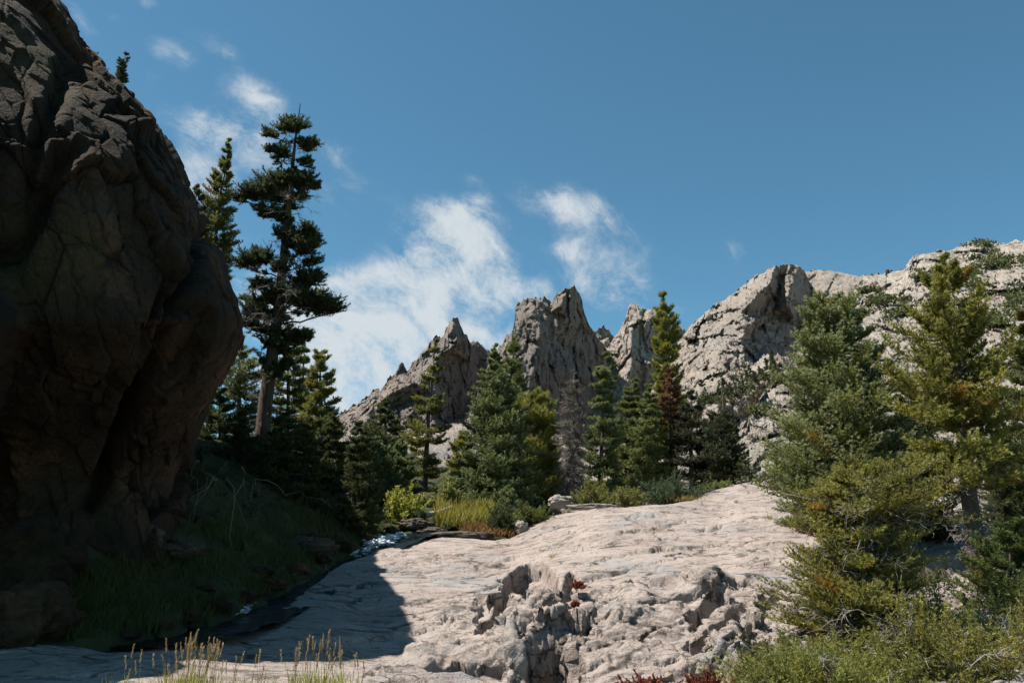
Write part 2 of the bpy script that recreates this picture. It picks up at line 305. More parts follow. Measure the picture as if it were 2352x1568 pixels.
# ------------------------------------------------------------------ cliff on the left
def cliff():
    sil = np.array([(-420, -300), (-260, -120), (-120, 0), (0, 112), (18, 128), (55, 148), (100, 172), (128, 200), (165, 235), (205, 278), (245, 320), (268, 345), (300, 366), (340, 392), (380, 414), (430, 434), (480, 455), (540, 480), (600, 505), (650, 518), (690, 532), (735, 546), (765, 543), (790, 530), (830, 512), (870, 498), (910, 484), (950, 466), (1000, 446), (1050, 430), (1120, 415), (1250, 390), (1400, 350), (1560, 300)], float)
    vs = np.arange(-45, 1561, 2.5)  # unseen rim cut low to shape its shadow on the slab
    us = np.interp(vs, sil[:, 0], sil[:, 1])
    k = np.ones(9) / 9; us = np.convolve(np.pad(us, 4, 'edge'), k, 'valid')
    Ys = np.interp(vs, [-300, 0, 200, 400, 740, 900, 1100, 1300, 1560], [16.4, 16.6, 16.8, 16.8, 16.6, 17.4, 19, 18, 16])
    tq = np.r_[1 - (1 - np.linspace(0, 1, 330)) ** 1.0, ]
    qf = np.r_[np.linspace(3.2, 1, 90)[:-1], np.cos(np.linspace(0, np.pi / 2, 400))]      # 1-q runs to the silhouette
    amp = np.interp(vs, [-300, 0, 300, 740, 1000, 1300, 1560], [4.2, 4.1, 3.9, 3.5, 3.0, 2.6, 2.2])
    W = 470
    V = []
    for i in range(len(vs)):
        q = np.where(qf > 1, qf, 0)
        a = np.linspace(0, np.pi / 2, 400)
        lin = np.linspace(3.4, 1, 90)[:-1]
        uq = np.r_[us[i] - W * lin, us[i] - W * (1 - np.sin(a))]
        Yq = np.r_[Ys[i] - amp[i] - 3.5 * (1 - np.exp(-(lin - 1) / .5)) - (lin - 1) * .6, Ys[i] - amp[i] * np.cos(a)]  # unseen left flank pulled nearer so its shadow covers the lower slab
        front = P(uq, np.full_like(uq, vs[i]), Yq)
        b = np.linspace(0, np.pi / 2, 60)[1:]
        e = P(us[i], vs[i], Ys[i])
        rad = 5.0
        rd = (e - np.array([0, 0, EYE])) * np.array([1, 1, 0]); rd /= np.linalg.norm(rd); lf = np.array([-rd[1], rd[0], 0])
        bb = np.linspace(0, 1, 60)[1:, None]
        back = e + (e - np.array([0, 0, EYE])) * np.array([1, 1, .985]) * (.95 * bb) + lf * (.5 * bb ** 2 + 2.5 * bb ** 6)  # hidden back carried along the sight lines to shade the bank
        far = back[-1] + np.array([-1., .15, 0]) * np.linspace(1, 22, 14)[:, None]
        V.append(np.concatenate([front, back, far]))
    V = np.array(V)
    nf = len(uq)
    gu = np.gradient(V, axis=1); gv = np.gradient(V, axis=0)
    n = np.cross(gv, gu); n /= np.linalg.norm(n, axis=2)[..., None] + 1e-9
    w = V * np.array([1, 1, .8])
    r = np.array([[.8, .45, .4], [-.45, .88, -.1], [-.4, -.1, .9]])
    w = V @ r.T * np.array([1.3, 1, .7])
    h1, e1 = facets(w / 3.4 + fbm(V / 2.2, 4, 5)[..., None] * .22, 101, .8)
    h2, e2 = facets(w / 1.15 + fbm(V / .9, 3, 6)[..., None] * .2, 102, .8)
    h3, e3 = facets(w / .36, 103, .8)
    pm = .3 + .7 * sst(-.15, .25, fbm(V / 2.8, 3, 8)); d = .20 * h1 + (.03 + .09 * pm) * h2 + (.012 + .035 * pm) * h3 - .06 * np.exp(-(e1 / .02) ** 2) * pm - (.015 + .05 * pm) * np.exp(-(e2 / .03) ** 2) - .02 * pm * np.exp(-(e3 / .06) ** 2) + .12 * fbm(V / 2.4, 7, 9, .5)
    # the long diagonal clefts
    uu, vv = pix(V)
    for (a, b, wd, dp) in (((505, 480), (300, 960), 13, .8), ((300, 960), (215, 1130), 16, .6), ((140, 380), (10, 590), 26, .55), ((150, 170), (60, 420), 20, .35), ((400, 640), (330, 780), 12, .35)):
        a = np.array(a, float); b = np.array(b, float); ab = b - a; L = (ab ** 2).sum()
        t = np.clip(((uu - a[0]) * ab[0] + (vv - a[1]) * ab[1]) / L, 0, 1)
        side = ((uu - a[0]) * ab[1] - (vv - a[1]) * ab[0]) / math.sqrt(L) + 14 * fbm(V / 1.3, 3, 31)
        dd = np.hypot(uu - a[0] - t * ab[0], vv - a[1] - t * ab[1])
        d = d - dp * np.exp(-(side / wd) ** 2) * np.exp(-(np.maximum(0, dd - np.abs(side)) / 30) ** 2) 
    # a small sunlit ledge under the rim
    d = d + .42 * np.exp(-((uu - 312) / 38) ** 2 - ((vv - 300 - .35 * (uu - 312)) / 15) ** 2) * (np.arange(V.shape[1]) < nf + 20)
    fade = np.ones(V.shape[1]); fade[nf - 14:nf + 14] = .45
    s = np.sign((n * (V - np.array([-16., 16, 0]))).sum(-1))
    s[:] = np.where((n[..., 1:2].mean() < 9), s, s)
    nn = n * np.where((n[:, nf // 2] * (V[:, nf // 2] - np.array([0, 0, EYE]))).sum(-1).mean() > 0, -1, 1)
    V = V + nn * (d * fade)[..., None]
    top = V[0].copy()
    ctr = top.mean(0)
    cap = [ctr + (top - ctr) * f + np.array([0, 0, .25 * (1 - f * f)]) for f in (0.02, .35, .7)]
    V = np.concatenate([np.array(cap), V])
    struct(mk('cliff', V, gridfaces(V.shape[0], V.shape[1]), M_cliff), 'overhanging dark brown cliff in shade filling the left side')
    return us, vs, Ys
CL_us, CL_vs, CL_Ys = cliff()
# ------------------------------------------------------------------ granite slab
CREST = np.array([(-400, 1560), (-100, 1520), (0, 1488), (60, 1478), (180, 1484), (250, 1500), (330, 1492), (400, 1468), (480, 1452), (560, 1436), (620, 1405), (700, 1362), (760, 1318), (800, 1290), (860, 1270), (910, 1252), (960, 1240), (1020, 1234), (1080, 1236), (1140, 1240), (1190, 1234), (1220, 1212), (1260, 1190), (1300, 1178), (1370, 1166), (1440, 1164), (1500, 1160), (1560, 1155), (1600, 1148), (1640, 1130), (1700, 1110), (1760, 1102), (1830, 1096), (1900, 1092), (1960, 1096), (2050, 1110), (2200, 1150), (2352, 1170), (2700, 1180)], float)
slab_pts = [(-400, 1560, 11.2), (-100, 1520, 12), (60, 1478, 13), (250, 1500, 13), (400, 1468, 14.2), (560, 1436, 16.4), (700, 1362, 19), (800, 1290, 22.4), (910, 1252, 24.6), (1020, 1234, 26), (1140, 1240, 26), (1190, 1234, 26), (1260, 1190, 27), (1370, 1166, 27), (1500, 1160, 27), (1600, 1148, 28), (1700, 1110, 30), (1830, 1096, 31), (1960, 1096, 30), (2200, 1150, 25), (2700, 1180, 22),
    (-400, 1680, 9.4), (0, 1680, 9), (300, 1680, 8.8), (700, 1680, 9.5), (1000, 1680, 10), (1400, 1680, 10.4), (1800, 1680, 10.6), (2300, 1680, 10.4), (2700, 1680, 9.8), (0, 1568, 11), (300, 1568, 10.6), (700, 1568, 11.8), (700, 1460, 15.3), (850, 1400, 18), (930, 1320, 21), (1000, 1500, 14.6), (1000, 1568, 12.3), (1050, 1400, 17.8), (1100, 1300, 22), (1200, 1568, 12.5), (1200, 1480, 14.7), (1240, 1400, 16.8), (1250, 1330, 19.3), (1300, 1250, 23), (1400, 1300, 20), (1500, 1568, 12.7), (1500, 1470, 14.6), (1500, 1400, 16.2), (1500, 1330, 18.3), (1550, 1250, 22), (1650, 1200, 25), (1700, 1568, 12.6), (1700, 1480, 14.1), (1720, 1400, 15.8), (1720, 1320, 18.2), (1750, 1230, 22.3), (1850, 1160, 27), (1900, 1400, 15.4), (1900, 1300, 18.4), (2000, 1480, 13.6), (2000, 1200, 22.5), (2200, 1400, 15.2), (2200, 1300, 17.6), (2300, 1500, 13), (2500, 1350, 16)]
SL = Rbf(slab_pts)
def slab():
    uu = np.r_[np.arange(-400, -60, 8.), np.arange(-60, 2440, 2.7), np.arange(2440, 2701, 8.)]
    cr = np.interp(uu, CREST[:, 0], CREST[:, 1]) + 8 * fbm(np.stack([uu / 50, uu * 0, uu * 0], -1), 5, 3)
    nr = 400
    t = np.linspace(0, 1, nr)[:, None] ** 1.0
    v = 1680 + (cr[None] - 1680) * t; u = np.broadcast_to(uu[None], v.shape)
    Y = SL(u, v); p = P(u, v, Y)
    nrm = np.array([-.05, -.42, .9]); nrm = nrm / np.linalg.norm(nrm)
    c, s = math.cos(.5), math.sin(.5)
    def grain(p): return np.stack([p[..., 0] * c + p[..., 1] * s, -p[..., 0] * s + p[..., 1] * c, p[..., 2]], -1)      # along / across the grain of the rock
    q = grain(p)
    rough = sst(1300, 1375, v + .12 * (u - 1400)) * sst(940, 1080, u + (v - 1400) * .4)
    rough = np.maximum(rough, sst(1500, 1560, v) * sst(780, 860, u))
    wv = fbm(p / .8, 3, 77)[..., None]
    r1, f1 = facets(q * np.array([.36, 1., 1.]) / 1.15 + wv * .15, 211, .9)
    d = .20 * fbm(p / 3.4, 3, 206) + rough * (.09 * r1 - .06 * np.exp(-(f1 / .08) ** 2) + .14 * fbm(q * np.array([.5, 1, 1]) / 1.6, 3, 213, .4))
    for _ in range(1):
        for a, r in ((0, 3), (1, 2)):
            c_ = np.cumsum(np.pad(d, [(r + 1, r) if k == a else (0, 0) for k in (0, 1)], 'edge'), a); d = (np.take(c_, range(2 * r + 1, c_.shape[a]), a) - np.take(c_, range(0, c_.shape[a] - 2 * r - 1), a)) / (2 * r + 1)
    # (u, v, half length, half width, turn, height): knobs and hollows of the broken face
    wf = facets(p / .55, 223, 1.)[0] * 7; wob = 20 * fbm(p / 1.3, 2, 221, .4) + wf; wob2 = 20 * fbm(p / 1.3, 2, 222, .4) + wf
    for (a, b, ra, rb, rot, hgt) in ((1160, 1365, 88, 20, -52, -.62), (1232, 1345, 48, 52, -50, -.45), (1268, 1516, 84, 60, 20, -1.05), (1300, 1406, 30, 24, -35, -.5), (1245, 1402, 42, 28, -30, .42), (1192, 1434, 44, 22, -20, .34), (1280, 1442, 74, 20, -14, .45), (1165, 1492, 46, 55, 20, .3), (1308, 1352, 22, 40, 10, -.32), (1350, 1432, 58, 8, -65, -.5), (1440, 1395, 70, 40, -20, .2),
                                     (1630, 1395, 62, 22, -18, -.75), (1625, 1355, 70, 22, -8, .4), (1508, 1455, 46, 17, -38, -.6), (1690, 1440, 68, 15, -42, -.65), (1655, 1425, 66, 14, -40, .34), (1730, 1420, 70, 14, -42, .38), (1745, 1500, 60, 40, -40, -.8), (1665, 1490, 66, 16, -40, .36), (1690, 1530, 46, 34, -30, .4), (1600, 1490, 50, 16, -38, -.34), (1110, 1420, 30, 40, 0, -.3), (1100, 1540, 120, 13, 4, -.42), (1060, 1510, 130, 18, 2, .22), (1480, 1290, 0, 0, 0, 0), (1560, 1283, 26, 8, -15, -.3), (960, 1500, 44, 16, 30, .2), (1180, 1530, 22, 46, 10, .3), (1780, 1365, 22, 14, -30, -.35), (1330, 1265, 34, 7, 10, -.14), (1395, 1255, 40, 5, -12, -.12), (1150, 1300, 60, 8, -14, -.1), (1490, 1245, 40, 5, -8, -.1), (1640, 1215, 40, 6, -10, -.12), (1830, 1170, 50, 6, -5, -.12)):
        if not ra: continue
        ca, sa = math.cos(R(rot)), math.sin(R(rot)); du, dv = u - a + wob, v - b + wob2 * .6
        x = (du * ca + dv * sa) / ra; y = (-du * sa + dv * ca) / rb
        rr = np.sqrt(x * x + y * y); k = (.75 if rb < 20 else 1.0); d = d + (hgt * k * (1 - sst(.35, 1.15, rr)) if hgt > 0 else hgt * k * (1 - sst(.74, 1.08, rr)))
    d = d * (sst(0, .05, 1 - t) * .85 + .15) * (1 - .75 * sst(900, 700, u))
    kf = (sst(0, .05, 1 - t) * .85 + .15) * (1 - .45 * sst(900, 700, u))
    p = p + nrm * d[..., None]
    n = gnorm(p)
    for a in (0, 1): n = (n + np.roll(n, 1, a) + np.roll(n, -1, a)) / 3
    q = grain(p); g = q * np.array([.28, 1.1, 1.1]); gr = q * np.array([.38, 1, 1]); steep = sst(.25, .6, 1 - (n * nrm).sum(-1)); w3 = fbm(p / .6, 3, 78)[..., None]
    h1, e1 = facets(g / 1.2 + w3 * .25, 201, .6); h2, e2 = facets(g / .45 + w3 * .3, 202, .7)
    a1, b1 = facets(gr / .6 + w3 * .12, 212, 1.); a2, b2 = facets(gr / .22 + w3 * .12, 214, 1.1); a3, _ = facets(q / .09, 215, .9)
    mask = sst(-.1, .3, fbm(p / 1.5, 4, 205)); m2 = sst(-.15, .3, fbm(p / 2.2, 3, 208))
    d = .045 * h1 - .075 * np.exp(-(e1 / .03) ** 2) * m2 + (.016 * h2 - .045 * np.exp(-(e2 / .035) ** 2)) * mask + .022 * fbm(g * np.array([1.6, 1, 1]) / .9, 6, 207, .55)
    d = d - .07 * sst(.7, .93, fbm(g * np.array([.5, 1, 1]) / .8, 4, 209, .55, True)) * sst(-.15, .25, fbm(p / 1.4, 3, 210))
    rk = np.clip(rough * (.35 + .65 * mask) + .5 * steep * rough, 0, 1.2)
    d = d + rk * (.085 * a1 - .10 * np.exp(-(b1 / .035) ** 2) + (.028 * a2 - .02 * np.exp(-(b2 / .07) ** 2)) * (.2 + mask) + .009 * a3 + .03 * fbm(gr / .3, 5, 216, .6)) + (.004 + .008 * mask) * a2
    p = p + n * (d * kf)[..., None]
    B = []
    for k in range(1, 13): B.append(p[-1] + np.array([-.25 * k ** 1.2, .34 * k ** 1.25, -.035 * k ** 2.1]) * np.clip((uu[:, None] - 300) / 700, .35, 1))
    V = np.concatenate([p, np.array(B)])
    return struct(mk('rock_slab', V, gridfaces(V.shape[0], len(uu)), M_slab), 'sunlit pale granite slab with broken hollows across the foreground')
slab()
# ------------------------------------------------------------------ grassy bank under the cliff, ground, water
WAT = np.array([(240, 1478, 13.5, 26), (330, 1468, 13.9, 30), (420, 1446, 14.8, 34), (510, 1422, 16, 34), (580, 1394, 17.6, 30), (650, 1358, 19.2, 30), (720, 1318, 21.2, 28), (790, 1280, 23.2, 26), (850, 1254, 24.6, 22), (910, 1232, 26, 18), (950, 1218, 27, 14), (985, 1206, 28, 10), (1000, 1192, 29.5, 8), (1000, 1176, 31.5, 6)], float)
BK = Rbf([(240, 1462, 13.55), (330, 1452, 13.95), (420, 1430, 14.9), (510, 1404, 16.1), (580, 1378, 17.7), (650, 1342, 19.4), (720, 1303, 21.4), (790, 1266, 23.4), (850, 1241, 24.8), (910, 1222, 26.3), (960, 1206, 27.6),
    (100, 1470, 13.1), (-200, 1500, 12), (-500, 1500, 11), (0, 1400, 13.7), (200, 1380, 14.5), (400, 1300, 17.6), (600, 1230, 21.5), (750, 1160, 26), (850, 1190, 27.5), (930, 1180, 29), (900, 1130, 33), (1050, 1190, 29), (1050, 1140, 34), (100, 1250, 15.5), (300, 1150, 19), (450, 1090, 22.5), (600, 1070, 27), (780, 1060, 33), (-400, 1300, 13), (300, 1050, 22), (600, 1020, 32), (1000, 1060, 45), (1200, 1195, 28), (1250, 1150, 33), (1250, 1080, 42)])
def bank():
    uu = np.arange(-500, 1262, 4.)
    bot = np.interp(uu, [-500, 60, 240, 330, 420, 510, 580, 650, 720, 790, 850, 910, 985, 1060, 1200, 1290], [1540, 1500, 1492, 1484, 1464, 1440, 1412, 1376, 1336, 1298, 1270, 1250, 1236, 1236, 1240, 1215])
    t = np.linspace(0, 1, 150)[:, None] ** 1.15
    v = bot[None] + (np.interp(uu, [0, 760, 880], [1030, 1040, 1120])[None] - bot[None]) * t; u = np.broadcast_to(uu[None], v.shape)
    wl = np.interp(u, WAT[:, 0], WAT[:, 1]); wl = np.where(u > 1000, 1200, wl)
    p = P(u, v, BK(u, v)); dip = sst(-16, 26, v - wl)
    d = .30 * fbm(p / 1.3, 5, 301, .55) + .14 * facets(p / .8, 302, .7)[0]
    p[..., 2] += d * (1 - .8 * dip) - .22 * dip
    V = np.concatenate([p, np.array([p[-1] + np.array([0, 1.5 * k, .25 * k]) for k in range(1, 14)])])
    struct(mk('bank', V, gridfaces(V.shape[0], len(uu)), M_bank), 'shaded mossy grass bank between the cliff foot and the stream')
bank()
def hgt(x, y):
    """base ground"""
    r = np.hypot(x, y)
    z = .12 + np.where(y > 8, (np.minimum(y, 34) - 8) * .115, 0) + np.where(y > 45, (y - 45) * .012, 0) - .5 * sst(8, 16, y) * sst(60, 30, y)
    return z + .25 * sst(3, 14, r) * fbm(np.stack([x / 6, y / 6, x * 0], -1), 4, 401)
gx = np.sinh(np.linspace(-4.6, 4.6, 170)) * 16; gy = np.sinh(np.linspace(-3.2, 4.6, 190)) * 16
X, Yg = np.meshgrid(gx, gy)
Z = hgt(X, Yg); Z = np.where(np.abs(X) < 70, Z, Z + 0); Z = np.minimum(Z, 70) - 1.0 * sst(6, 10, Yg) * sst(30, 26, Yg)
struct(mk('ground', np.stack([X, Yg, Z], -1), gridfaces(*X.shape), M_floor), 'stony forest floor around and behind the slab')
m, nt, b = mat('dark_stream_water'); M_water = m
g = N(nt, 'ShaderNodeNewGeometry').outputs['Position']
b.inputs['Base Color'].default_value = (.006, .009, .011, 1); b.inputs['Roughness'].default_value = .12; b.inputs['IOR'].default_value = 1.33
bump(nt, b, noise(nt, g, 5, 5, .6, (1, 1, 1)), .06)
m, nt, b = mat('shade_toned_foam'); M_foam = m
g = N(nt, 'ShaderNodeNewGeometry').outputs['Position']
nt.links.new(ramp(nt, noise(nt, g, 9, 6, .7), [(.40, (.22, .28, .32)), (.62, (.62, .68, .72))]), b.inputs['Base Color']); b.inputs['Roughness'].default_value = .4  # blue grey darkening puts the stream's shade into the foam colour
def ribbon(name, pts, mtl, n, m_, lift, lump, seed):
    s = np.linspace(0, 1, n); k = np.linspace(0, 1, len(pts))
    a = [np.interp(s, k, np.array(pts)[:, i]) for i in range(4)]
    c = P(a[0], a[1], a[2])
    tan = np.gradient(c, axis=0); tan[:, 2] = 0; tan /= np.linalg.norm(tan, axis=1)[:, None]
    sd = np.stack([-tan[:, 1], tan[:, 0], tan[:, 2]], -1)
    w = np.linspace(-1, 1, m_)
    V = c[:, None] + sd[:, None] * (w[None, :, None] * a[3][:, None, None])
    V[..., 2] += lift + lump * fbm(V * np.array([3, 3, 1]), 5, seed, .6) 
    return mk(name, V, gridfaces(n, m_), mtl)
wp = [(a, b_, Y, wd * Y / F * 1.3 + .75) for a, b_, Y, wd in WAT]
struct(ribbon('water', wp, M_water, 260, 24, -.03, .07, 501), 'dark narrow mountain stream running under the shaded bank')
def foam(u0, v0, u1, v1, wd, n, label, seed):
    k = np.random.RandomState(seed); t = k.rand(n); env = np.sqrt(np.sin(t * math.pi) + .05)
    u = u0 + (u1 - u0) * t; v = v0 + (v1 - v0) * t; Y = np.interp(u, WAT[:, 0], WAT[:, 2])
    c = P(u, v, Y); off = k.normal(size=(n, 3)) * np.array([.5, 1, .12]) * wd * env[:, None]; c = c + off; c[:, 2] += .04 + .25 * wd * k.rand(n)
    bm = bmesh.new(); bmesh.ops.create_icosphere(bm, subdivisions=2, radius=1.); B = np.array([x.co[:] for x in bm.verts]); Fq = np.array([[q.index for q in f.verts] for f in bm.faces]); bm.free()
    r = k.uniform(.02, .06, n) * wd / .3
    V = c[:, None] + B[None] * (r[:, None, None] * np.array([1.6, 1.2, .6])) 
    V = V + (fbm(V * 9, 3, seed) * .06)[..., None]
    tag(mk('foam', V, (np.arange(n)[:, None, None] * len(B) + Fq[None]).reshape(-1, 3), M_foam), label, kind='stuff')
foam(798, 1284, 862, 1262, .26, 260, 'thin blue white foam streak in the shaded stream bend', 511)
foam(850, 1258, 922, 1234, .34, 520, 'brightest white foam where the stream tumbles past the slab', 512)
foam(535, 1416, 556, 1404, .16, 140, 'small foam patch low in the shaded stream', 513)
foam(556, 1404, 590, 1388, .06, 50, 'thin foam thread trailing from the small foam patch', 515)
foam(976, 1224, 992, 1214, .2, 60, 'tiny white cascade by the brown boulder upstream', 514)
# ------------------------------------------------------------------ sky and sun
SUN_AZ = R(91); SUN_EL = R(60.5)          # azimuth from +Y towards -X
L = np.array([-math.sin(SUN_AZ) * math.cos(SUN_EL), math.cos(SUN_AZ) * math.cos(SUN_EL), math.sin(SUN_EL)])
sd = bpy.data.lights.new('sun', 'SUN'); sd.energy = 5.0; sd.angle = R(.53); sd.color = (1, .94, .85)
so = bpy.data.objects.new('sun', sd); COL.objects.link(so); so.location = (-30, 20, 60)
so.rotation_euler = Vector(-L).to_track_quat('-Z', 'Y').to_euler()
W = bpy.data.worlds.new('World'); sc.world = W; W.cycles.sampling_method = 'MANUAL'; W.cycles.sample_map_resolution = 256; W.use_nodes = True; nt = W.node_tree
bg = nt.nodes['Background']
st = N(nt, 'ShaderNodeTexSky', sky_type='NISHITA'); st.sun_disc = False; st.sun_elevation = SUN_EL; st.sun_rotation = -SUN_AZ
st.altitude = 3000; st.air_density = 1.0; st.dust_density = .6; st.ozone_density = 1.0
tc = N(nt, 'ShaderNodeTexCoord').outputs['Generated']
base = mix(nt, 1., st.outputs[0], (1.06, 1.66, 1.52), 'MULTIPLY')
def vm(op, a, b=None):
    n = N(nt, 'ShaderNodeVectorMath', operation=op); nt.links.new(a, n.inputs[0])
    if b is not None:
        if hasattr(b, 'links'): nt.links.new(b, n.inputs[1])
        else: n.inputs[1].default_value = b
    return n
def ma(op, a, b=None, c=None):
    n = N(nt, 'ShaderNodeMath', operation=op)
    for i, x in enumerate((a, b, c)):
        if x is None: continue
        if hasattr(x, 'links'): nt.links.new(x, n.inputs[i])
        else: n.inputs[i].default_value = x
    return n.outputs[0]
nz = N(nt, 'ShaderNodeTexNoise'); nt.links.new(tc, nz.inputs['Vector']); nz.inputs['Scale'].default_value = 9; nz.inputs['Detail'].default_value = 5
warp = vm('SUBTRACT', nz.outputs[1], (.5, .5, .5)).outputs[0]
ws = N(nt, 'ShaderNodeVectorMath', operation='SCALE'); nt.links.new(warp, ws.inputs[0]); ws.inputs['Scale'].default_value = .055
dirw = vm('ADD', tc, ws.outputs[0]).outputs[0]
CLOUDS = [(850, 870, 150, 110, 0, 1.7), (960, 800, 190, 60, 8, .8), (1100, 775, 90, 42, 5, .8), (890, 690, 170, 70, -12, 1.05), (830, 690, 110, 60, -10, .8), (790, 640, 70, 34, -20, .5), (940, 620, 120, 40, -15, .5), (1010, 590, 120, 52, 30, .95), (1090, 555, 100, 60, 35, .8), (1040, 500, 80, 34, 12, .62), (1100, 460, 44, 30, 30, .5),
    (1270, 465, 90, 40, 25, .62), (1360, 505, 110, 34, 20, .62), (1390, 640, 120, 66, 38, .9), (1190, 670, 90, 44, 5, .95), (600, 240, 66, 34, 30, .85), (500, 310, 120, 36, 8, .62), (600, 350, 150, 50, 30, .5), (480, 390, 70, 50, 10, .5), (775, 350, 44, 26, 0, .45), (800, 430, 52, 80, -30, .34), (415, 137, 46, 22, 15, .5), (345, 170, 34, 20, 0, .42), (490, 95, 80, 40, -20, .3), (520, 135, 26, 16, 0, .36), (195, 48, 66, 26, 25, .42), (340, 2, 30, 16, 0, .5), (290, 48, 20, 14, 0, .3), (1683, 580, 36, 30, 30, .42), (1293, 570, 36, 16, 0, .45), (440, 430, 60, 50, 0, .6), (560, 640, 90, 90, 0, .5), (690, 735, 80, 50, 0, .55), (1085, 412, 30, 14, 0, .3), (1560, 735, 50, 30, 0, .3), (700, 850, 120, 120, 0, .8), (1060, 850, 160, 80, 0, .7), (1470, 600, 50, 50, 0, .2)]
total = None
for (u, v, a, bb, rot, s) in CLOUDS:
    d0 = P(u, v, 1.) - np.array([0, 0, EYE]); d0 /= np.linalg.norm(d0)
    up = np.array([0, 0, 1.]); rt = np.cross(d0, up); rt /= np.linalg.norm(rt); vv_ = np.cross(d0, rt)     # right, down
    c_, s_ = math.cos(R(rot)), math.sin(R(rot))
    ax = (rt * c_ + vv_ * s_) / (a / F); ay = (-rt * s_ + vv_ * c_) / (bb / F)
    x = ma('SUBTRACT', vm('DOT_PRODUCT', dirw, tuple(ax)).outputs['Value'], float(ax @ d0)); y = ma('SUBTRACT', vm('DOT_PRODUCT', dirw, tuple(ay)).outputs['Value'], float(ay @ d0))
    rr = ma('ADD', ma('MULTIPLY', x, x), ma('MULTIPLY', y, y))
    g = ma('MULTIPLY', ma('POWER', 2.718, ma('MULTIPLY', rr, -.9)), s)
    total = g if total is None else ma('ADD', total, g)
total = ma('MULTIPLY', total, ma('GREATER_THAN', vm('DOT_PRODUCT', tc, (0, 1, 0)).outputs['Value'], 0.))
total = ma('MINIMUM', ma('MULTIPLY', total, 1.22), 1.5)
d0 = P(1000, 600, 1.) - np.array([0, 0, EYE]); d0 /= np.linalg.norm(d0); rt = np.array([1., 0, 0]); dn = np.cross(d0, rt); 
ax = rt * math.cos(R(38)) + dn * math.sin(R(38)); ay = -rt * math.sin(R(38)) + dn * math.cos(R(38))
cb = N(nt, 'ShaderNodeCombineXYZ')
nt.links.new(ma('MULTIPLY', vm('DOT_PRODUCT', dirw, tuple(ax)).outputs['Value'], .62), cb.inputs[0]); nt.links.new(vm('DOT_PRODUCT', dirw, tuple(ay)).outputs['Value'], cb.inputs[1]); cb.inputs[2].default_value = .3
f1 = noise(nt, cb.outputs[0], 24, 12, .68, None, None, .3); f2 = noise(nt, tc, 48, 8, .68)
fl = ma('ADD', ma('MULTIPLY', f1, .76), ma('MULTIPLY', f2, .24))
dens = ma('ADD', ma('MULTIPLY', total, .50), ma('MULTIPLY', ma('SUBTRACT', fl, .5), ma('MULTIPLY_ADD', ma('MINIMUM', total, 1.), 2.5, .15)))
alpha = mr(nt, dens, .11, .92)
skyc = mix(nt, ma('MULTIPLY', alpha, .95), base, (7.0, 7.6, 8.0))
nt.links.new(skyc, bg.inputs[0]); bg.inputs[1].default_value = .0505
vs_ = sc.view_settings; vs_.view_transform = 'Standard'; vs_.look = 'None'; vs_.exposure = .92; vs_.gamma = 1
sc.cycles.max_bounces = 6; sc.cycles.diffuse_bounces = 3; sc.cycles.transmission_bounces = 3; sc.cycles.transparent_max_bounces = 4
# ------------------------------------------------------------------ plants
def unit(x): return x / (np.linalg.norm(x, axis=-1)[..., None] + 1e-9)
def perp(D, rs):
    q = np.cross(D, unit(rs.normal(size=D.shape))); return unit(q)
def needles(pos, D, rs, n, ln, wd, spread, base, tip, tipamt, hue):
    """pos, D (m,k,3): twigs as k points with their direction; n narrow blades round each point"""
    m, k, _ = pos.shape
    p = np.repeat(pos.reshape(-1, 3), n, 0); d = np.repeat(D.reshape(-1, 3), n, 0)
    s = np.repeat(np.tile(np.linspace(0, 1, k), m), n)
    r = unit(rs.normal(size=p.shape)); nd = unit(d * (1 - spread) + r * spread + np.array([0, 0, .16]))
    p = p + rs.normal(size=p.shape) * ln * .12
    l = ln * rs.uniform(.65, 1.2, len(p)); w = unit(np.cross(nd, unit(rs.normal(size=p.shape)))) * (wd * rs.uniform(.7, 1.2, len(p)))[:, None] * .5
    V = np.stack([p - w, p + w, p + nd * l[:, None]], 1).reshape(-1, 3)
    tone = np.repeat(np.repeat(hue, k, 0), n, 0)                     # per twig
    c = np.array(base) * tone
    f = (s ** 2 * tipamt * rs.uniform(.5, 1.2, len(p)))[:, None]
    c = c * (1 - f) + np.array(tip) * f
    c = c * rs.uniform(.75, 1.25, (len(p), 1))
    return V, np.arange(len(V)).reshape(-1, 3), np.repeat(c, 3, 0)
def hues(rs, m, groups, warm):
    """own colour of each twig: mostly alike, some yellow or brown"""
    g = rs.rand(m); t = np.ones((m, 3)) * rs.uniform(.72, 1.3, (m, 1))
    y = g < warm; t[y] *= np.array([1.22, 1.10, .8])
    b = g < warm * .05; t[b] *= np.array([1.35, .85, .8])
    return t
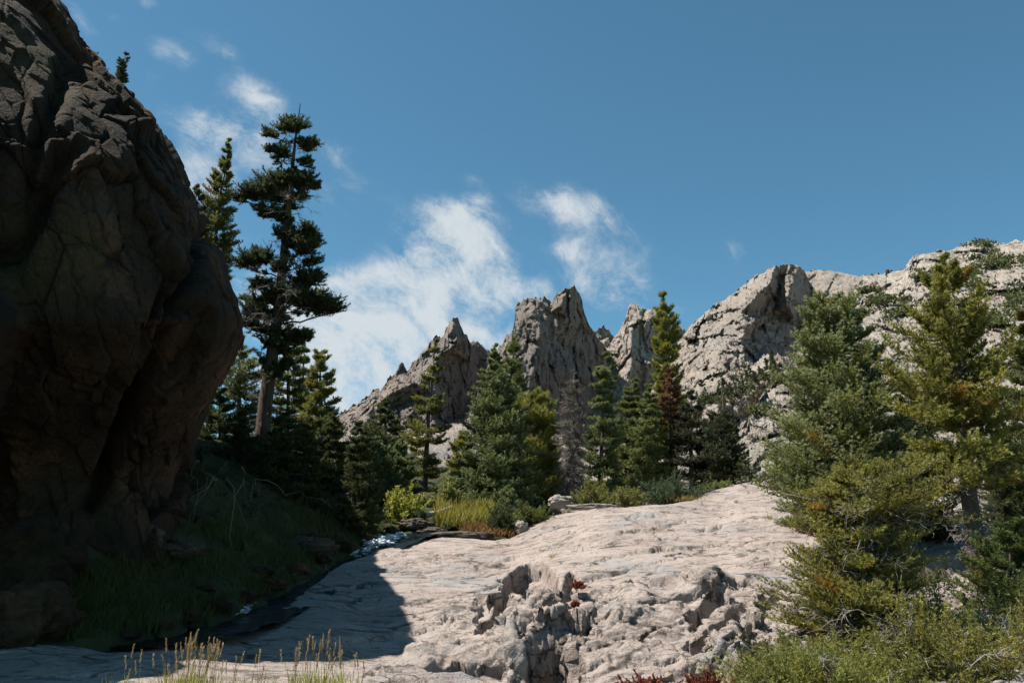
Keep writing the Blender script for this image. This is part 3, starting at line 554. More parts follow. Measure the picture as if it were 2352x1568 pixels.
def spray(S, D, Ln, rs, nt, twl, droop_tip, nk, nn, ln, wd, spread, base, tip, tipamt, warm, flat=.55, start=.22, lift=.12, wob=.05):
    """boughs from S along D; returns (foliage mesh, bough polylines, twig polylines)"""
    nb = len(S); k = 6; t = np.linspace(0, 1, k)
    up = np.array([0, 0, 1.])
    bend = rs.normal(size=(nb, 3)) * wob
    B = S[:, None] + (D[:, None] * t[None, :, None] + up * (lift * t ** 2)[None, :, None] - up * (droop_tip * np.sin(t * 2.2))[None, :, None] + bend[:, None] * (t ** 2)[None, :, None]) * Ln[:, None, None]
    ts = start + (1 - start) * (np.arange(nt)[None] + rs.rand(nb, nt)) / nt
    ts[:, -1] = 1.
    x = ts * (k - 1); i = np.clip(x.astype(int), 0, k - 2); f = (x - i)[..., None]
    bi = np.arange(nb)[:, None]
    p0 = B[bi, i] * (1 - f) + B[bi, i + 1] * f; bd = unit(B[bi, i + 1] - B[bi, i])
    side = unit(np.cross(bd, up)); sg = np.where(np.arange(nt) % 2, 1, -1)[None, :, None]
    q = unit(rs.normal(size=bd.shape)); lat = unit(side * sg * flat + q * (1 - flat) + up * .12)
    tl = (twl * Ln[:, None] * (1.12 - ts) * rs.uniform(.6, 1.25, ts.shape) + .35 * twl * np.minimum(Ln[:, None], 1))
    mixv = np.where(ts > .97, .1, rs.uniform(.5, .9, ts.shape))[..., None]
    td = unit(bd * (1 - mixv * .6) + lat * mixv + up * .1)
    tw = p0[:, :, None] + td[:, :, None] * tl[:, :, None, None] * np.linspace(0, 1, nk)[None, None, :, None]
    tw[..., 2] += (tl[:, :, None] * .18 * np.linspace(0, 1, nk) ** 2)
    TW = tw.reshape(-1, nk, 3); TD = np.repeat(td.reshape(-1, 1, 3), nk, 1)
    hb = hues(rs, nb, 1, warm); hu = np.repeat(hb, nt, 0) * hues(rs, nb * nt, 1, warm * .4)
    fo = needles(TW, TD, rs, nn, ln, wd, spread, base, tip, tipamt, hu)
    return fo, B, TW
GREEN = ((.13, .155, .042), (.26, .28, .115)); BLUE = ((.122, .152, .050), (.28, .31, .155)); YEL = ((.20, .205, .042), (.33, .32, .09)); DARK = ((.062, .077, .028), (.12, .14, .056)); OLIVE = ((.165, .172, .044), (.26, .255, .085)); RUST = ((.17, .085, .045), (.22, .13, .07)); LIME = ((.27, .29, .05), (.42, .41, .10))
def trunkline(path, Y, rs, wig=.02):
    path = np.array(path, float); k = 26
    s = np.linspace(0, 1, len(path)); t = np.linspace(0, 1, k)
    c = P(np.interp(t, s, path[:, 0]), np.interp(t, s, path[:, 1]), np.full(k, float(Y)))
    n = np.cumsum(rs.normal(size=(k, 3)) * wig, 0); n -= n[0]; n[:, 2] = 0
    return c + n * np.linspace(0, 1, k)[:, None]
def at_v(line, v):
    """point of the trunk seen at height v"""
    vv = pix(line)[1]; o = np.argsort(vv); k = np.interp(v, vv[o], o.astype(float))
    i = np.clip(np.floor(k).astype(int), 0, len(line) - 2); f = (k - i)[..., None]
    return line[i] * (1 - f) + line[i + 1] * f
def conifer(label, path, Y, prof, seed, col=GREEN, nb=120, nt=16, nk=4, nn=6, ln=.07, wd=.018, r0=.12, slope=(.25, -.25), warm=.1, tipamt=.6, name='fir_tree', twl=.42, whorl=.5, dead=0, bark=None, droop=.16, spread=.52, lift=.2, group=None, reach=(.72, 1.12), vtop=None, deadv=None, flat=.8, cat='tree', gaps=0.):
    """prof: rows (v, reach left, reach right) in photograph units, top to bottom"""
    rs = np.random.RandomState(seed); line = trunkline(path, Y, rs); base = line[0].copy()
    root = thing(name, label, cat, base, group)
    k = len(line); rad = r0 * (1 - np.linspace(0, 1, k)) ** .85 + .006; rad[0] *= 1.25
    prof = np.array(prof, float); prof[:, 1:] *= 1.16; nb = int(nb * 1.0); v0, v1 = prof[0, 0], prof[-1, 0]
    wts = np.interp(np.linspace(v0, v1, 200), prof[:, 0], prof[:, 1] + prof[:, 2] + 16); cdf = np.cumsum(wts) / wts.sum()
    vb = np.interp((np.arange(nb) + rs.rand(nb)) / nb, cdf, np.linspace(v0, v1, 200))
    if whorl: 
        st = (v1 - v0) / max(8, int(nb / 8)); vb = vb * (1 - whorl) + (np.round((vb - v0) / st) * st + v0) * whorl
    if gaps: vb = vb[(np.sin(vb / (v1 - v0) * 34 + seed) + rs.normal(size=len(vb)) * .5) > -1 + gaps * 1.4]; 
    n = len(vb)
    az = np.arange(n) * 2.39996 + rs.normal(size=n) * .5
    l = np.interp(vb, prof[:, 0], prof[:, 1]); r = np.interp(vb, prof[:, 0], prof[:, 2]); ca = np.cos(az)
    Ln = ((l + r) / 2 + (r - l) / 2 * ca) * Y / F * rs.uniform(*reach, n)
    Ln = np.maximum(Ln, .10)
    tt = (vb - v0) / (v1 - v0 + 1e-9); el = slope[0] + (slope[1] - slope[0]) * tt + rs.normal(size=n) * .14
    D = np.stack([ca * np.cos(el), np.sin(az) * np.cos(el), np.sin(el)], 1)
    S = at_v(line, vb) - base
    fo, B, TW = spray(S, D, Ln, rs, nt, twl, droop, nk, nn, ln, wd, spread, col[0], col[1], tipamt, warm, flat, lift=lift)
    # leader
    tp = line[-1] - base; lv = np.linspace(0, 1, 14); lead = tp - np.array([0, 0, 1.]) * (lv * .35 * (v1 - v0) * .22 * Y / F)[:, None] + rs.normal(size=(14, 3)) * .02
    f2 = needles(lead[:, None], np.tile(np.array([0, 0, 1.]), (14, 1, 1)), rs, nn * 3, ln * 1.1, wd, .7, col[0], col[1], tipamt, np.ones((14, 3)))
    V, Fc, C = join([fo, f2])
    mk('crown', V, Fc, M_needle, root, False, C)
    wood = [tubes((line - base)[None], rad[None], 9)]
    br = np.clip(Ln * .011, .004, .03)[:, None] * np.linspace(1, .3, B.shape[1])[None]
    w2 = tubes(B, br, 3); 
    sub = rs.rand(len(TW)) < .45
    w3 = tubes(TW[sub], np.full(TW[sub].shape[:2], .0045), 3)
    mk('trunk', *join([wood[0], w2, w3])[:2], bark or M_bark, root)
    if dead:
        dv = rs.uniform(*(deadv or (v0 + (v1 - v0) * .45, v1)), dead); bare(root, at_v(line, dv) - base, rs, np.interp(dv, prof[:, 0], (prof[:, 1] + prof[:, 2]) / 2) * Y / F * .75)
    return root
def bare(root, S, rs, Ln, name='dead_twigs', up=(-.5, .25), r=.011, kids=10, mtl=None):
    n = len(S); az = rs.rand(n) * 6.283; el = rs.uniform(*up, n)
    D = np.stack([np.cos(az) * np.cos(el), np.sin(az) * np.cos(el), np.sin(el)], 1)
    k = 7; t = np.linspace(0, 1, k); Ln = np.maximum(Ln, .15) * rs.uniform(.5, 1.1, n)
    wob = np.cumsum(rs.normal(size=(n, k, 3)) * .09, 1); wob -= wob[:, :1]
    B = S[:, None] + (D[:, None] * t[None, :, None] + wob) * Ln[:, None, None]
    out = [tubes(B, np.full((n, 1), 1.) * (r * np.linspace(1, .35, k))[None] * np.clip(Ln, .3, 1.6)[:, None], 4)]
    if kids:
        pi = rs.randint(0, n, n * kids); tk = rs.randint(2, k, n * kids)
        s2 = B[pi, tk]; d2 = unit(D[pi] * .6 + rs.normal(size=(n * kids, 3)) * .7); l2 = Ln[pi] * rs.uniform(.12, .42, n * kids)
        w2 = np.cumsum(rs.normal(size=(n * kids, 5, 3)) * .13, 1); w2 -= w2[:, :1]
        C = s2[:, None] + (d2[:, None] * np.linspace(0, 1, 5)[None, :, None] + w2) * l2[:, None, None]
        out.append(tubes(C, np.full((n * kids, 1), r * .42) * np.linspace(1, .4, 5)[None], 3))
    return mk(name, *join(out)[:2], mtl or M_dead, root)
def bush(label, u, v, Y, w, h, seed, col=OLIVE, nb=40, nt=9, nn=5, ln=.06, wd=.02, name='shrub', cat='shrub', warm=.1, dead=0, tipamt=.5, leaf=False, spread=.65, up=(.15, 1.4), depth=.8, group=None):
    """(u, v): its foot; w, h: half width and height in photograph units"""
    rs = np.random.RandomState(seed); base = P(u, v, Y); root = thing(name, label, cat, base, group)
    W_, H_ = w * Y / F, h * Y / F
    az = rs.rand(nb) * 6.283; el = np.arcsin(rs.uniform(np.sin(up[0]), np.sin(up[1]), nb))
    D = np.stack([np.cos(az) * np.cos(el) * W_, np.sin(az) * np.cos(el) * W_ * depth, np.sin(el) * H_], 1)
    Ln = np.linalg.norm(D, axis=1) * rs.uniform(.6, 1.1, nb); D = unit(D)
    S = rs.normal(size=(nb, 3)) * np.array([W_ * .22, W_ * .22, 0])
    fo, B, TW = spray(S, D, Ln, rs, nt, .36, .05, 4, nn, ln, wd, spread, col[0], col[1], tipamt, warm, .2, .3, .05, .12)
    mk('foliage', *fo[:2], M_leaf if leaf else M_needle, root, False, fo[2])
    mk('stem', *tubes(B, np.clip(Ln * .012, .004, .03)[:, None] * np.linspace(1, .3, 6)[None], 4), M_bark, root)
    if dead: bare(root, B[rs.randint(0, nb, dead), rs.randint(1, 5, dead)], rs, Ln[rs.randint(0, nb, dead)] * .6, up=(-.3, .8))
    return root
exec_plants = True
# ---- the tall wind-shaped pine left of the peaks: its pads of foliage sit where limbs carry them
def tall_pine():
    rs = np.random.RandomState(5); Y = 31.5
    line = trunkline([(594, 1150), (600, 1060), (606, 960), (616, 880), (628, 800), (640, 700), (650, 610), (657, 540), (664, 460), (670, 400), (677, 330), (684, 275), (689, 238)], Y, rs, .004)
    base = line[0].copy(); root = thing('pine_tree', 'tallest pine on the left, dark flat pads of foliage on a thick bare trunk', 'tree', base)
    t = np.linspace(0, 1, len(line)); hw = np.interp(pix(line)[1], [238, 300, 380, 520, 700, 900, 1150], [1.2, 3, 5.5, 11, 14, 19, 24]) * Y / F
    tr = tubes((line - base)[None], hw[None] * .86, 12)
    pads = [(674, 292, 38, 22), (706, 330, 26, 19), (617, 309, 13, 8), (624, 340, 15, 9), (640, 350, 22, 8), (699, 371, 17, 11), (672, 392, 16, 9), (628, 412, 64, 22), (662, 404, 40, 16), (695, 413, 38, 18), (724, 424, 14, 9), (588, 446, 34, 22), (546, 450, 15, 10), (612, 440, 36, 14), (690, 450, 13, 11), (612, 488, 40, 14), (664, 470, 12, 9), (702, 534, 36, 18), (722, 548, 16, 12), (655, 540, 26, 14), (702, 572, 32, 22), (676, 560, 22, 20), (588, 590, 38, 20), (560, 604, 16, 10), (714, 636, 34, 20), (690, 655, 30, 22), (664, 680, 56, 20), (733, 692, 44, 20), (764, 712, 22, 14), (700, 690, 40, 22), (590, 718, 44, 20), (575, 742, 26, 11), (632, 726, 30, 14), (682, 768, 36, 13), (704, 772, 14, 8), (646, 800, 18, 20), (655, 838, 16, 20), (640, 770, 22, 14), (616, 690, 26, 14), (648, 620, 20, 10), (604, 760, 30, 9), (628, 790, 26, 12), (636, 860, 18, 12), (612, 830, 18, 10), (600, 655, 30, 7), (575, 690, 22, 6), (655, 505, 22, 8), (640, 455, 24, 9), (716, 600, 20, 8)]
    S, D, Ln, limbs = [], [], [], []
    for u, v, a, b in pads:
        a_, b_ = a * Y / F, b * Y / F; dz = rs.uniform(-.5, .5)
        c = P(u, v, Y) + np.array([0, dz * max(a_, .3), 0]) - base
        vs = v + 12 + .25 * abs(u - np.interp(v, [238, 1150], [689, 594])) * rs.uniform(.2, .9)
        s = at_v(line, np.array([vs]))[0] - base
        mid = (s + c) / 2 + np.array([0, 0, -.12 * np.linalg.norm(c - s)])
        tt = np.linspace(0, 1, 8)[:, None]; lim = s * (1 - tt) ** 2 + 2 * mid * tt * (1 - tt) + (c - np.array([0, 0, b_ * .5])) * tt ** 2 + rs.normal(size=(8, 3)) * .025
        limbs.append(lim)
        m = int(8 + a * b / 25); a_ *= 1.14; b_ *= .8
        q = unit(rs.normal(size=(m, 3))) * rs.uniform(.35, 1, (m, 1)) ** .5; e = c + q * np.array([a_, max(a_ * .85, .2), b_])
        st = lim[rs.randint(4, 8, m)]; d = e - st
        S.append(st); D.append(unit(d)); Ln.append(np.linalg.norm(d, axis=1) + .02)
        m3 = 5; st = lim[rs.randint(2, 7, m3)]; d = unit(unit(c - s) * .6 + rs.normal(size=(m3, 3)) * .6) * rs.uniform(.25, .75, (m3, 1))
        S.append(st); D.append(unit(d)); Ln.append(np.linalg.norm(d, axis=1))
    S, D, Ln = np.concatenate(S), np.concatenate(D), np.concatenate(Ln)
    fo, B, TW = spray(S, D, Ln, rs, 9, .42, .0, 4, 7, .10, .030, .55, (.060, .076, .030), (.11, .125, .055), .5, .09, .55, .3, .05, .1)
    mk('crown', *fo[:2], M_needle, root, False, fo[2])
    limbs = np.array(limbs); ll = np.linalg.norm(limbs[:, -1] - limbs[:, 0], axis=1)
    mk('trunk', *join([tr, tubes(limbs, np.clip(ll * .022, .012, .06)[:, None] * np.linspace(1, .4, 8)[None], 5), tubes(B, np.full(B.shape[:2], .009), 3)])[:2], M_bark2, root)
    dv = np.r_[rs.uniform(640, 760, 30), rs.uniform(430, 620, 20), rs.uniform(330, 380, 7), rs.uniform(800, 1050, 26), [268, 262]]
    bare(root, at_v(line, dv) - base, rs, np.r_[np.full(30, 1.5), np.full(20, 1.1), np.full(7, .7), np.full(26, .8), [.5, .3]], up=(-.55, .25), r=.017, kids=16, mtl=M_dead2)
tall_pine()
# ---- left bank
conifer('slender dark conifer half hidden behind the cliff edge, left of the tallest pine', [(478, 1120), (484, 800), (492, 600), (508, 450), (527, 322)], 33, [(322, 3, 3), (360, 12, 9), (420, 30, 18), (500, 44, 30), (560, 58, 42), (620, 54, 34), (700, 54, 34), (800, 44, 34)], 31, OLIVE, 250, 15, 4, 5, .11, .036, .13, (.4, -.1), .12, .4, dead=14)
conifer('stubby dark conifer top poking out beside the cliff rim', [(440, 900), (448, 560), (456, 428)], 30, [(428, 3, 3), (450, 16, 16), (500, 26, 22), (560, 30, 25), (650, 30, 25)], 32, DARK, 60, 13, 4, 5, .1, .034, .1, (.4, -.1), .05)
conifer('bushy olive conifer lit from behind, below the overhang of the cliff', [(545, 1130), (552, 940), (560, 772)], 35, [(772, 6, 6), (800, 26, 22), (850, 58, 46), (920, 74, 54), (1000, 76, 60), (1080, 70, 60)], 33, OLIVE, 130, 17, 4, 5, .12, .04, .15, (.3, -.3), .22, dead=20)
conifer('green conifer directly behind the thick trunk of the tallest pine', [(655, 1130), (662, 940), (668, 745)], 35, [(745, 4, 4), (790, 22, 22), (850, 36, 38), (940, 44, 44), (1080, 52, 50)], 34, GREEN, 120, 17, 4, 5, .12, .038, .14, (.3, -.3), .15, dead=10)
conifer('thin spire conifer with a sparse grey tipped crown, right of the tallest pine', [(688, 1110), (694, 940), (703, 752)], 37, [(756, 2, 2), (790, 9, 10), (850, 20, 19), (920, 28, 27), (1000, 36, 34), (1080, 40, 40)], 35, BLUE, 110, 13, 4, 5, .12, .034, .11, (.2, -.3), .12, .5, dead=22)
conifer('ragged conifer with two bare dead tops beside the thin spire', [(742, 1130), (742, 960), (744, 812)], 29, [(812, 12, 18), (840, 16, 24), (900, 28, 32), (960, 38, 36), (1040, 44, 44), (1100, 40, 44)], 36, OLIVE, 120, 15, 4, 5, .12, .036, .13, (.4, -.25), .16, .45, dead=12)
r_ = bpy.data.objects['fir_tree.005'] if 'fir_tree.005' in bpy.data.objects else None
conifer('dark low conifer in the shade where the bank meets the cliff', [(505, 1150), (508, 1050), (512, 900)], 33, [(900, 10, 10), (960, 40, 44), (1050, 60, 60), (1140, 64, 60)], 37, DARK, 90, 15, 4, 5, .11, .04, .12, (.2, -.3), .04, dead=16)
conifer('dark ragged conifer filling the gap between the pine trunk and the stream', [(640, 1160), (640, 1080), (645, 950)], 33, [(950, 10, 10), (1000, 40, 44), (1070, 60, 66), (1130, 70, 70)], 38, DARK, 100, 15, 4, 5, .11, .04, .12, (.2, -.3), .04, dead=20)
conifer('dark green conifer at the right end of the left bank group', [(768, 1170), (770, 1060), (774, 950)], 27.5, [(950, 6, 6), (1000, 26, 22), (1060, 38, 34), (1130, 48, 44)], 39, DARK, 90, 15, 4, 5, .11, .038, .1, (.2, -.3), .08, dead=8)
conifer('tiny crooked conifer growing on top of the cliff', [(279, 200), (276, 170), (284, 128)], 17.5, [(136, 2, 2), (150, 7, 7), (170, 13, 8), (190, 15, 12)], 40, DARK, 40, 6, 4, 5, .05, .014, .02, (.35, 0), .08)
bush('low green shrub on the cliff rim, uphill of the tiny crooked conifer', 196, 146, 16.7, 24, 40, 41, OLIVE, 30, 7, 5, .05, .016)
bush('reddish dry sprig on the cliff rim beside the tiny conifer', 226, 170, 16.7, 18, 24, 42, RUST, 16, 5, 4, .035, .01)
# ---- middle group behind the stream and the slab
conifer('dark broad conifer at the left end of the middle group', [(884, 1150), (886, 1050), (888, 918)], 38, [(918, 3, 3), (950, 22, 20), (1000, 46, 40), (1060, 60, 50), (1120, 66, 56)], 51, DARK, 120, 15, 4, 5, .12, .038, .13, (.1, -.3), .12, dead=10)
conifer('bluish bushy fir with a rounded top above the yellow willow', [(852, 1175), (850, 1100), (848, 998)], 33, [(998, 8, 8), (1020, 26, 24), (1060, 44, 40), (1100, 56, 56), (1160, 60, 62)], 52, BLUE, 130, 18, 4, 6, .10, .034, .1, (.5, -.2), .06, .75)
conifer('small bluish fir close right of the bushy rounded one', [(905, 1180), (910, 1110), (915, 1010)], 34, [(1010, 4, 4), (1040, 18, 18), (1080, 32, 30), (1130, 44, 36), (1170, 40, 36)], 53, BLUE, 90, 17, 4, 5, .10, .034, .1, (.5, -.2), .06, .6)
conifer('slim tall conifer leaning slightly right before the grey spired peak', [(972, 1180), (980, 1060), (986, 960), (996, 870), (1007, 782)], 35, [(782, 2, 2), (810, 12, 10), (850, 20, 16), (900, 26, 22), (950, 34, 30), (990, 46, 40), (1040, 40, 34), (1090, 46, 40), (1150, 50, 44)], 54, OLIVE, 130, 15, 4, 5, .12, .036, .13, (.2, -.3), .14, .5, whorl=.75, dead=12, gaps=.25)
conifer('dense dark green fir, broadest of the middle group', [(1142, 1195), (1142, 1080), (1140, 950), (1134, 795)], 31.5, [(795, 2, 2), (830, 14, 14), (880, 34, 34), (940, 52, 50), (1000, 70, 66), (1060, 84, 76), (1120, 96, 84), (1175, 92, 84)], 55, BLUE, 260, 20, 4, 6, .10, .033, .16, (.35, -.25), .05, .55)
conifer('narrow second leader fir just behind the top of the dense dark fir', [(1176, 1120), (1178, 960), (1180, 776)], 35, [(776, 3, 3), (810, 22, 22), (870, 34, 30), (940, 44, 40), (1040, 50, 50)], 56, GREEN, 120, 15, 4, 5, .11, .036, .12, (.3, -.2), .22, .5, gaps=.2)
conifer('soft yellow green pine hugging the right side of the dense fir', [(1236, 1165), (1234, 1060), (1230, 916)], 34, [(916, 18, 18), (940, 44, 40), (990, 52, 48), (1050, 52, 54), (1110, 48, 60), (1150, 40, 56)], 57, YEL, 120, 17, 4, 8, .16, .026, .13, (.6, 0), .1, .5, name='pine_tree', spread=.5)
conifer('small yellow green pine peeking out left of the dense fir', [(1068, 1170), (1066, 1080), (1064, 996)], 34, [(996, 8, 8), (1030, 22, 22), (1080, 30, 26), (1150, 32, 26)], 58, YEL, 60, 15, 4, 7, .14, .026, .09, (.6, 0), .1, name='pine_tree', spread=.5)
conifer('shaded dark pine between the yellow green pine and the dead spruce', [(1262, 1165), (1262, 1100), (1258, 1015)], 36, [(1015, 10, 10), (1050, 36, 30), (1110, 46, 30), (1150, 46, 30)], 59, ((.06, .08, .025), (.10, .115, .04)), 80, 15, 4, 7, .14, .028, .1, (.4, -.1), .1, name='pine_tree', spread=.5)
def dead_spruce():
    rs = np.random.RandomState(61); Y = 31.5; line = trunkline([(1314, 1148), (1314, 1050), (1315, 960), (1318, 852)], Y, rs, .004); base = line[0].copy()
    root = thing('dead_spruce', 'bare grey dead spruce with a thick skirt of twigs on the slab edge', 'dead tree', base)
    tr = tubes((line - base)[None], (.085 * (1 - np.linspace(0, 1, 26)) ** .8 + .008)[None], 8)
    n = 170; vb = rs.uniform(862, 1130, n); az = rs.rand(n) * 6.28; vb = np.round(vb / 22) * 22 + rs.normal(size=n) * 3
    Ln = np.interp(vb, [860, 900, 940, 1000, 1060, 1130], [8, 26, 40, 44, 40, 44]) * Y / F * rs.uniform(.6, 1.1, n)
    el = np.interp(vb, [860, 1000, 1060], [.1, -.12, -.75]) + rs.normal(size=n) * .1
    D = np.stack([np.cos(az) * np.cos(el), np.sin(az) * np.cos(el), np.sin(el)], 1)
    fo, B, TW = spray(at_v(line, vb) - base, D, Ln, rs, 11, .4, .1, 4, 2, .07, .008, .6, (.16, .135, .115), (.22, .19, .165), .3, 0)
    mk('trunk', *join([tr, tubes(B, np.full((n, 1), .02) * np.linspace(1, .4, 6)[None], 4), tubes(TW, np.full(TW.shape[:2], .010), 3)])[:2], M_dead2, root)
    mk('dry_needles', *fo[:2], M_needle, root, False, fo[2])
    s = at_v(line, rs.uniform(985, 1110, 150)) - base; bare(root, s, rs, np.full(150, .8), up=(-1.3, -.5), r=.013, kids=14, mtl=M_dead2)
dead_spruce()
conifer('layered green fir right of the dead grey spruce', [(1376, 1155), (1380, 1060), (1386, 812)], 33, [(812, 4, 4), (840, 20, 18), (875, 32, 30), (900, 16, 16), (950, 32, 32), (1010, 44, 36), (1080, 44, 40), (1140, 44, 40)], 62, BLUE, 150, 17, 4, 6, .11, .036, .13, (.2, -.3), .1, .55, whorl=.8, gaps=.2)
conifer('shorter pointed fir between the layered fir and the group by the red topped pine', [(1440, 1140), (1440, 1000), (1441, 872)], 35, [(872, 2, 2), (900, 14, 13), (950, 28, 26), (1010, 38, 34), (1070, 46, 40), (1120, 46, 40)], 63, GREEN, 130, 17, 4, 5, .11, .036, .13, (.2, -.3), .1, .5)
conifer('tall narrow yellow green pine with a clubbed top rising before the pale notch', [(1552, 1130), (1546, 1000), (1534, 880), (1526, 780), (1520, 678)], 36, [(680, 8, 8), (710, 16, 14), (745, 24, 28), (790, 30, 36), (835, 30, 34), (870, 28, 28), (910, 28, 34), (960, 40, 44), (1040, 44, 46)], 64, YEL, 130, 17, 4, 8, .15, .03, .14, (.7, .1), .06, .35, name='pine_tree', gaps=.15, dead=16, deadv=(930, 1050))
conifer('rust red dying conifer in front of the tall narrow pine', [(1538, 1120), (1540, 1010), (1541, 848)], 34.5, [(848, 4, 4), (880, 18, 16), (930, 26, 22), (970, 28, 26)], 65, RUST, 60, 13, 4, 5, .10, .03, .09, (.2, -.2), 0, .4, name='fir_tree', dead=26, deadv=(930, 1090))
conifer('full dark green fir left of the rust red conifer', [(1492, 1135), (1493, 1030), (1495, 884)], 34, [(884, 2, 2), (920, 16, 15), (970, 30, 27), (1030, 42, 37), (1080, 48, 45), (1120, 48, 46)], 66, GREEN, 150, 17, 4, 5, .11, .036, .14, (.2, -.3), .07, .6)
conifer('dark open conifer with a brownish crown right of the rust red conifer', [(1590, 1125), (1588, 1040), (1586, 900)], 34, [(900, 3, 3), (940, 18, 18), (980, 34, 36), (1040, 48, 44), (1100, 46, 46)], 67, ((.055, .058, .036), (.10, .095, .06)), 110, 15, 4, 5, .11, .032, .13, (.1, -.3), .16, .4, dead=22, gaps=.2)
conifer('dark conifer with a thin dead leader at the right end of the middle group', [(1672, 1112), (1668, 1040), (1660, 960), (1652, 870)], 33, [(944, 8, 8), (975, 40, 22), (1020, 52, 30), (1060, 54, 34), (1100, 40, 40)], 68, ((.045, .056, .03), (.11, .12, .06)), 110, 15, 4, 5, .11, .034, .12, (.2, -.25), .12, .5, dead=26, deadv=(985, 1105))
conifer('small fir filling the gap under the dark open conifer', [(1634, 1120), (1634, 1060), (1632, 985)], 35, [(985, 6, 6), (1020, 26, 26), (1070, 36, 34), (1110, 40, 36)], 69, GREEN, 80, 15, 4, 5, .11, .036, .1, (.3, -.25), .1)
conifer('scrawny sapling with bare twigs on the slab crest', [(1712, 1108), (1716, 1070), (1718, 1046)], 32, [(1046, 3, 3), (1070, 16, 16), (1100, 24, 26)], 70, DARK, 34, 7, 4, 4, .08, .026, .03, (.3, -.1), .1, dead=10)
bush('low spreading juniper along the slab crest below the rust red conifer', 1540, 1160, 29.5, 92, 58, 71, ((.060, .088, .042), (.12, .155, .085)), 90, 10, 6, .08, .026, 'juniper', dead=14)
bush('dry olive juniper with grey twigs left of the spreading juniper', 1440, 1165, 29, 50, 46, 72, OLIVE, 50, 9, 5, .08, .026, 'juniper', dead=26)
bush('olive shrub at the foot of the layered fir', 1362, 1168, 29.5, 44, 66, 73, OLIVE, 50, 9, 5, .08, .026, 'shrub', dead=10)
bush('tiny green juniper behind the slab crest, near the scrawny sapling', 1648, 1130, 30.5, 40, 26, 74, GREEN, 40, 8, 5, .07, .024, 'juniper')
for i, (pth, Y, pr, l) in enumerate((([(560, 1185), (562, 950)], 26.5, [(950, 6, 6), (1000, 30, 30), (1070, 44, 46), (1150, 54, 56)], 'dark fir left of the tallest pine foot, deep in shade'),
    ([(628, 1190), (630, 985)], 25.5, [(985, 6, 6), (1030, 28, 30), (1090, 40, 42), (1165, 50, 52)], 'dark young fir in front of the tallest pine foot'),
    ([(690, 1200), (692, 965)], 25.5, [(965, 6, 6), (1020, 30, 30), (1090, 44, 44), (1170, 54, 54)], 'dark fir right of the tallest pine foot, above the flat grey stone'),
    ([(824, 1225), (822, 970)], 25.5, [(972, 6, 6), (1030, 26, 24), (1090, 36, 32), (1150, 46, 44), (1205, 52, 48)], 'dark young fir just above the bright foam'))):
    conifer(l, pth, Y, pr, 760 + i, DARK, 90, 14, 4, 6, .095, .030, .09, (.3, -.3), .04, .4, dead=14)  # added dark firs; the last is tall to shade the foam
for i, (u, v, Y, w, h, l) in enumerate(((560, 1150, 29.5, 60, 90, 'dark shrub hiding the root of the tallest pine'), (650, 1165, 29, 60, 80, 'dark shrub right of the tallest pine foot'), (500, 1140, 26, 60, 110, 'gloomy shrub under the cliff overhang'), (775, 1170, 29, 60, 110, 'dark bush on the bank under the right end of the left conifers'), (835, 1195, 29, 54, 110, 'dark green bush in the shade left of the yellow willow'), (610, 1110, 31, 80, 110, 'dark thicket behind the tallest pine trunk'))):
    bush(l, u, v, Y, w, h, 780 + i, ((.040, .050, .018), (.075, .088, .036)), 90, 9, 6, .10, .034, 'shrub', 'shrub', .06, 8, .4)  # dark bushes added to shade the bank and hide the pine foot
bush('yellow willow bush glowing beside the shaded stream', 918, 1206, 28.2, 44, 84, 75, LIME, 60, 9, 5, .085, .05, 'willow_bush', 'bush', .15, 0, .5, True)
bush('green leafy bush touching the right of the yellow willow', 955, 1208, 28, 26, 46, 76, ((.075, .105, .03), (.14, .17, .06)), 34, 8, 5, .08, .045, 'shrub', 'bush', .1, 0, .5, True)
bush('pale yellow willow left of the dense dark fir', 1032, 1170, 29.5, 28, 66, 77, ((.20, .21, .06), (.34, .33, .12)), 40, 8, 5, .08, .05, 'willow_bush', 'bush', .1, 0, .5, True)
conifer('knee high bluish fir sapling in front of the dense dark fir', [(1160, 1205), (1160, 1170), (1160, 1120)], 29, [(1120, 3, 3), (1145, 22, 22), (1175, 34, 34), (1200, 36, 36)], 78, BLUE, 60, 15, 4, 5, .08, .028, .04, (.5, -.1), .03, .7)
bush('dark leafy shrub at the upper edge of the slab beside the grass tuft', 1158, 1222, 27, 36, 60, 79, ((.05, .07, .028), (.11, .13, .05)), 50, 8, 5, .07, .03, 'shrub', 'bush', .12, 0, .5, True)
bush('olive green shrub spilling over the slab edge right of the dark leafy shrub', 1222, 1206, 27.2, 48, 46, 80, ((.095, .115, .03), (.17, .185, .06)), 60, 8, 5, .07, .03, 'shrub', 'bush', .15, 0, .5, True)
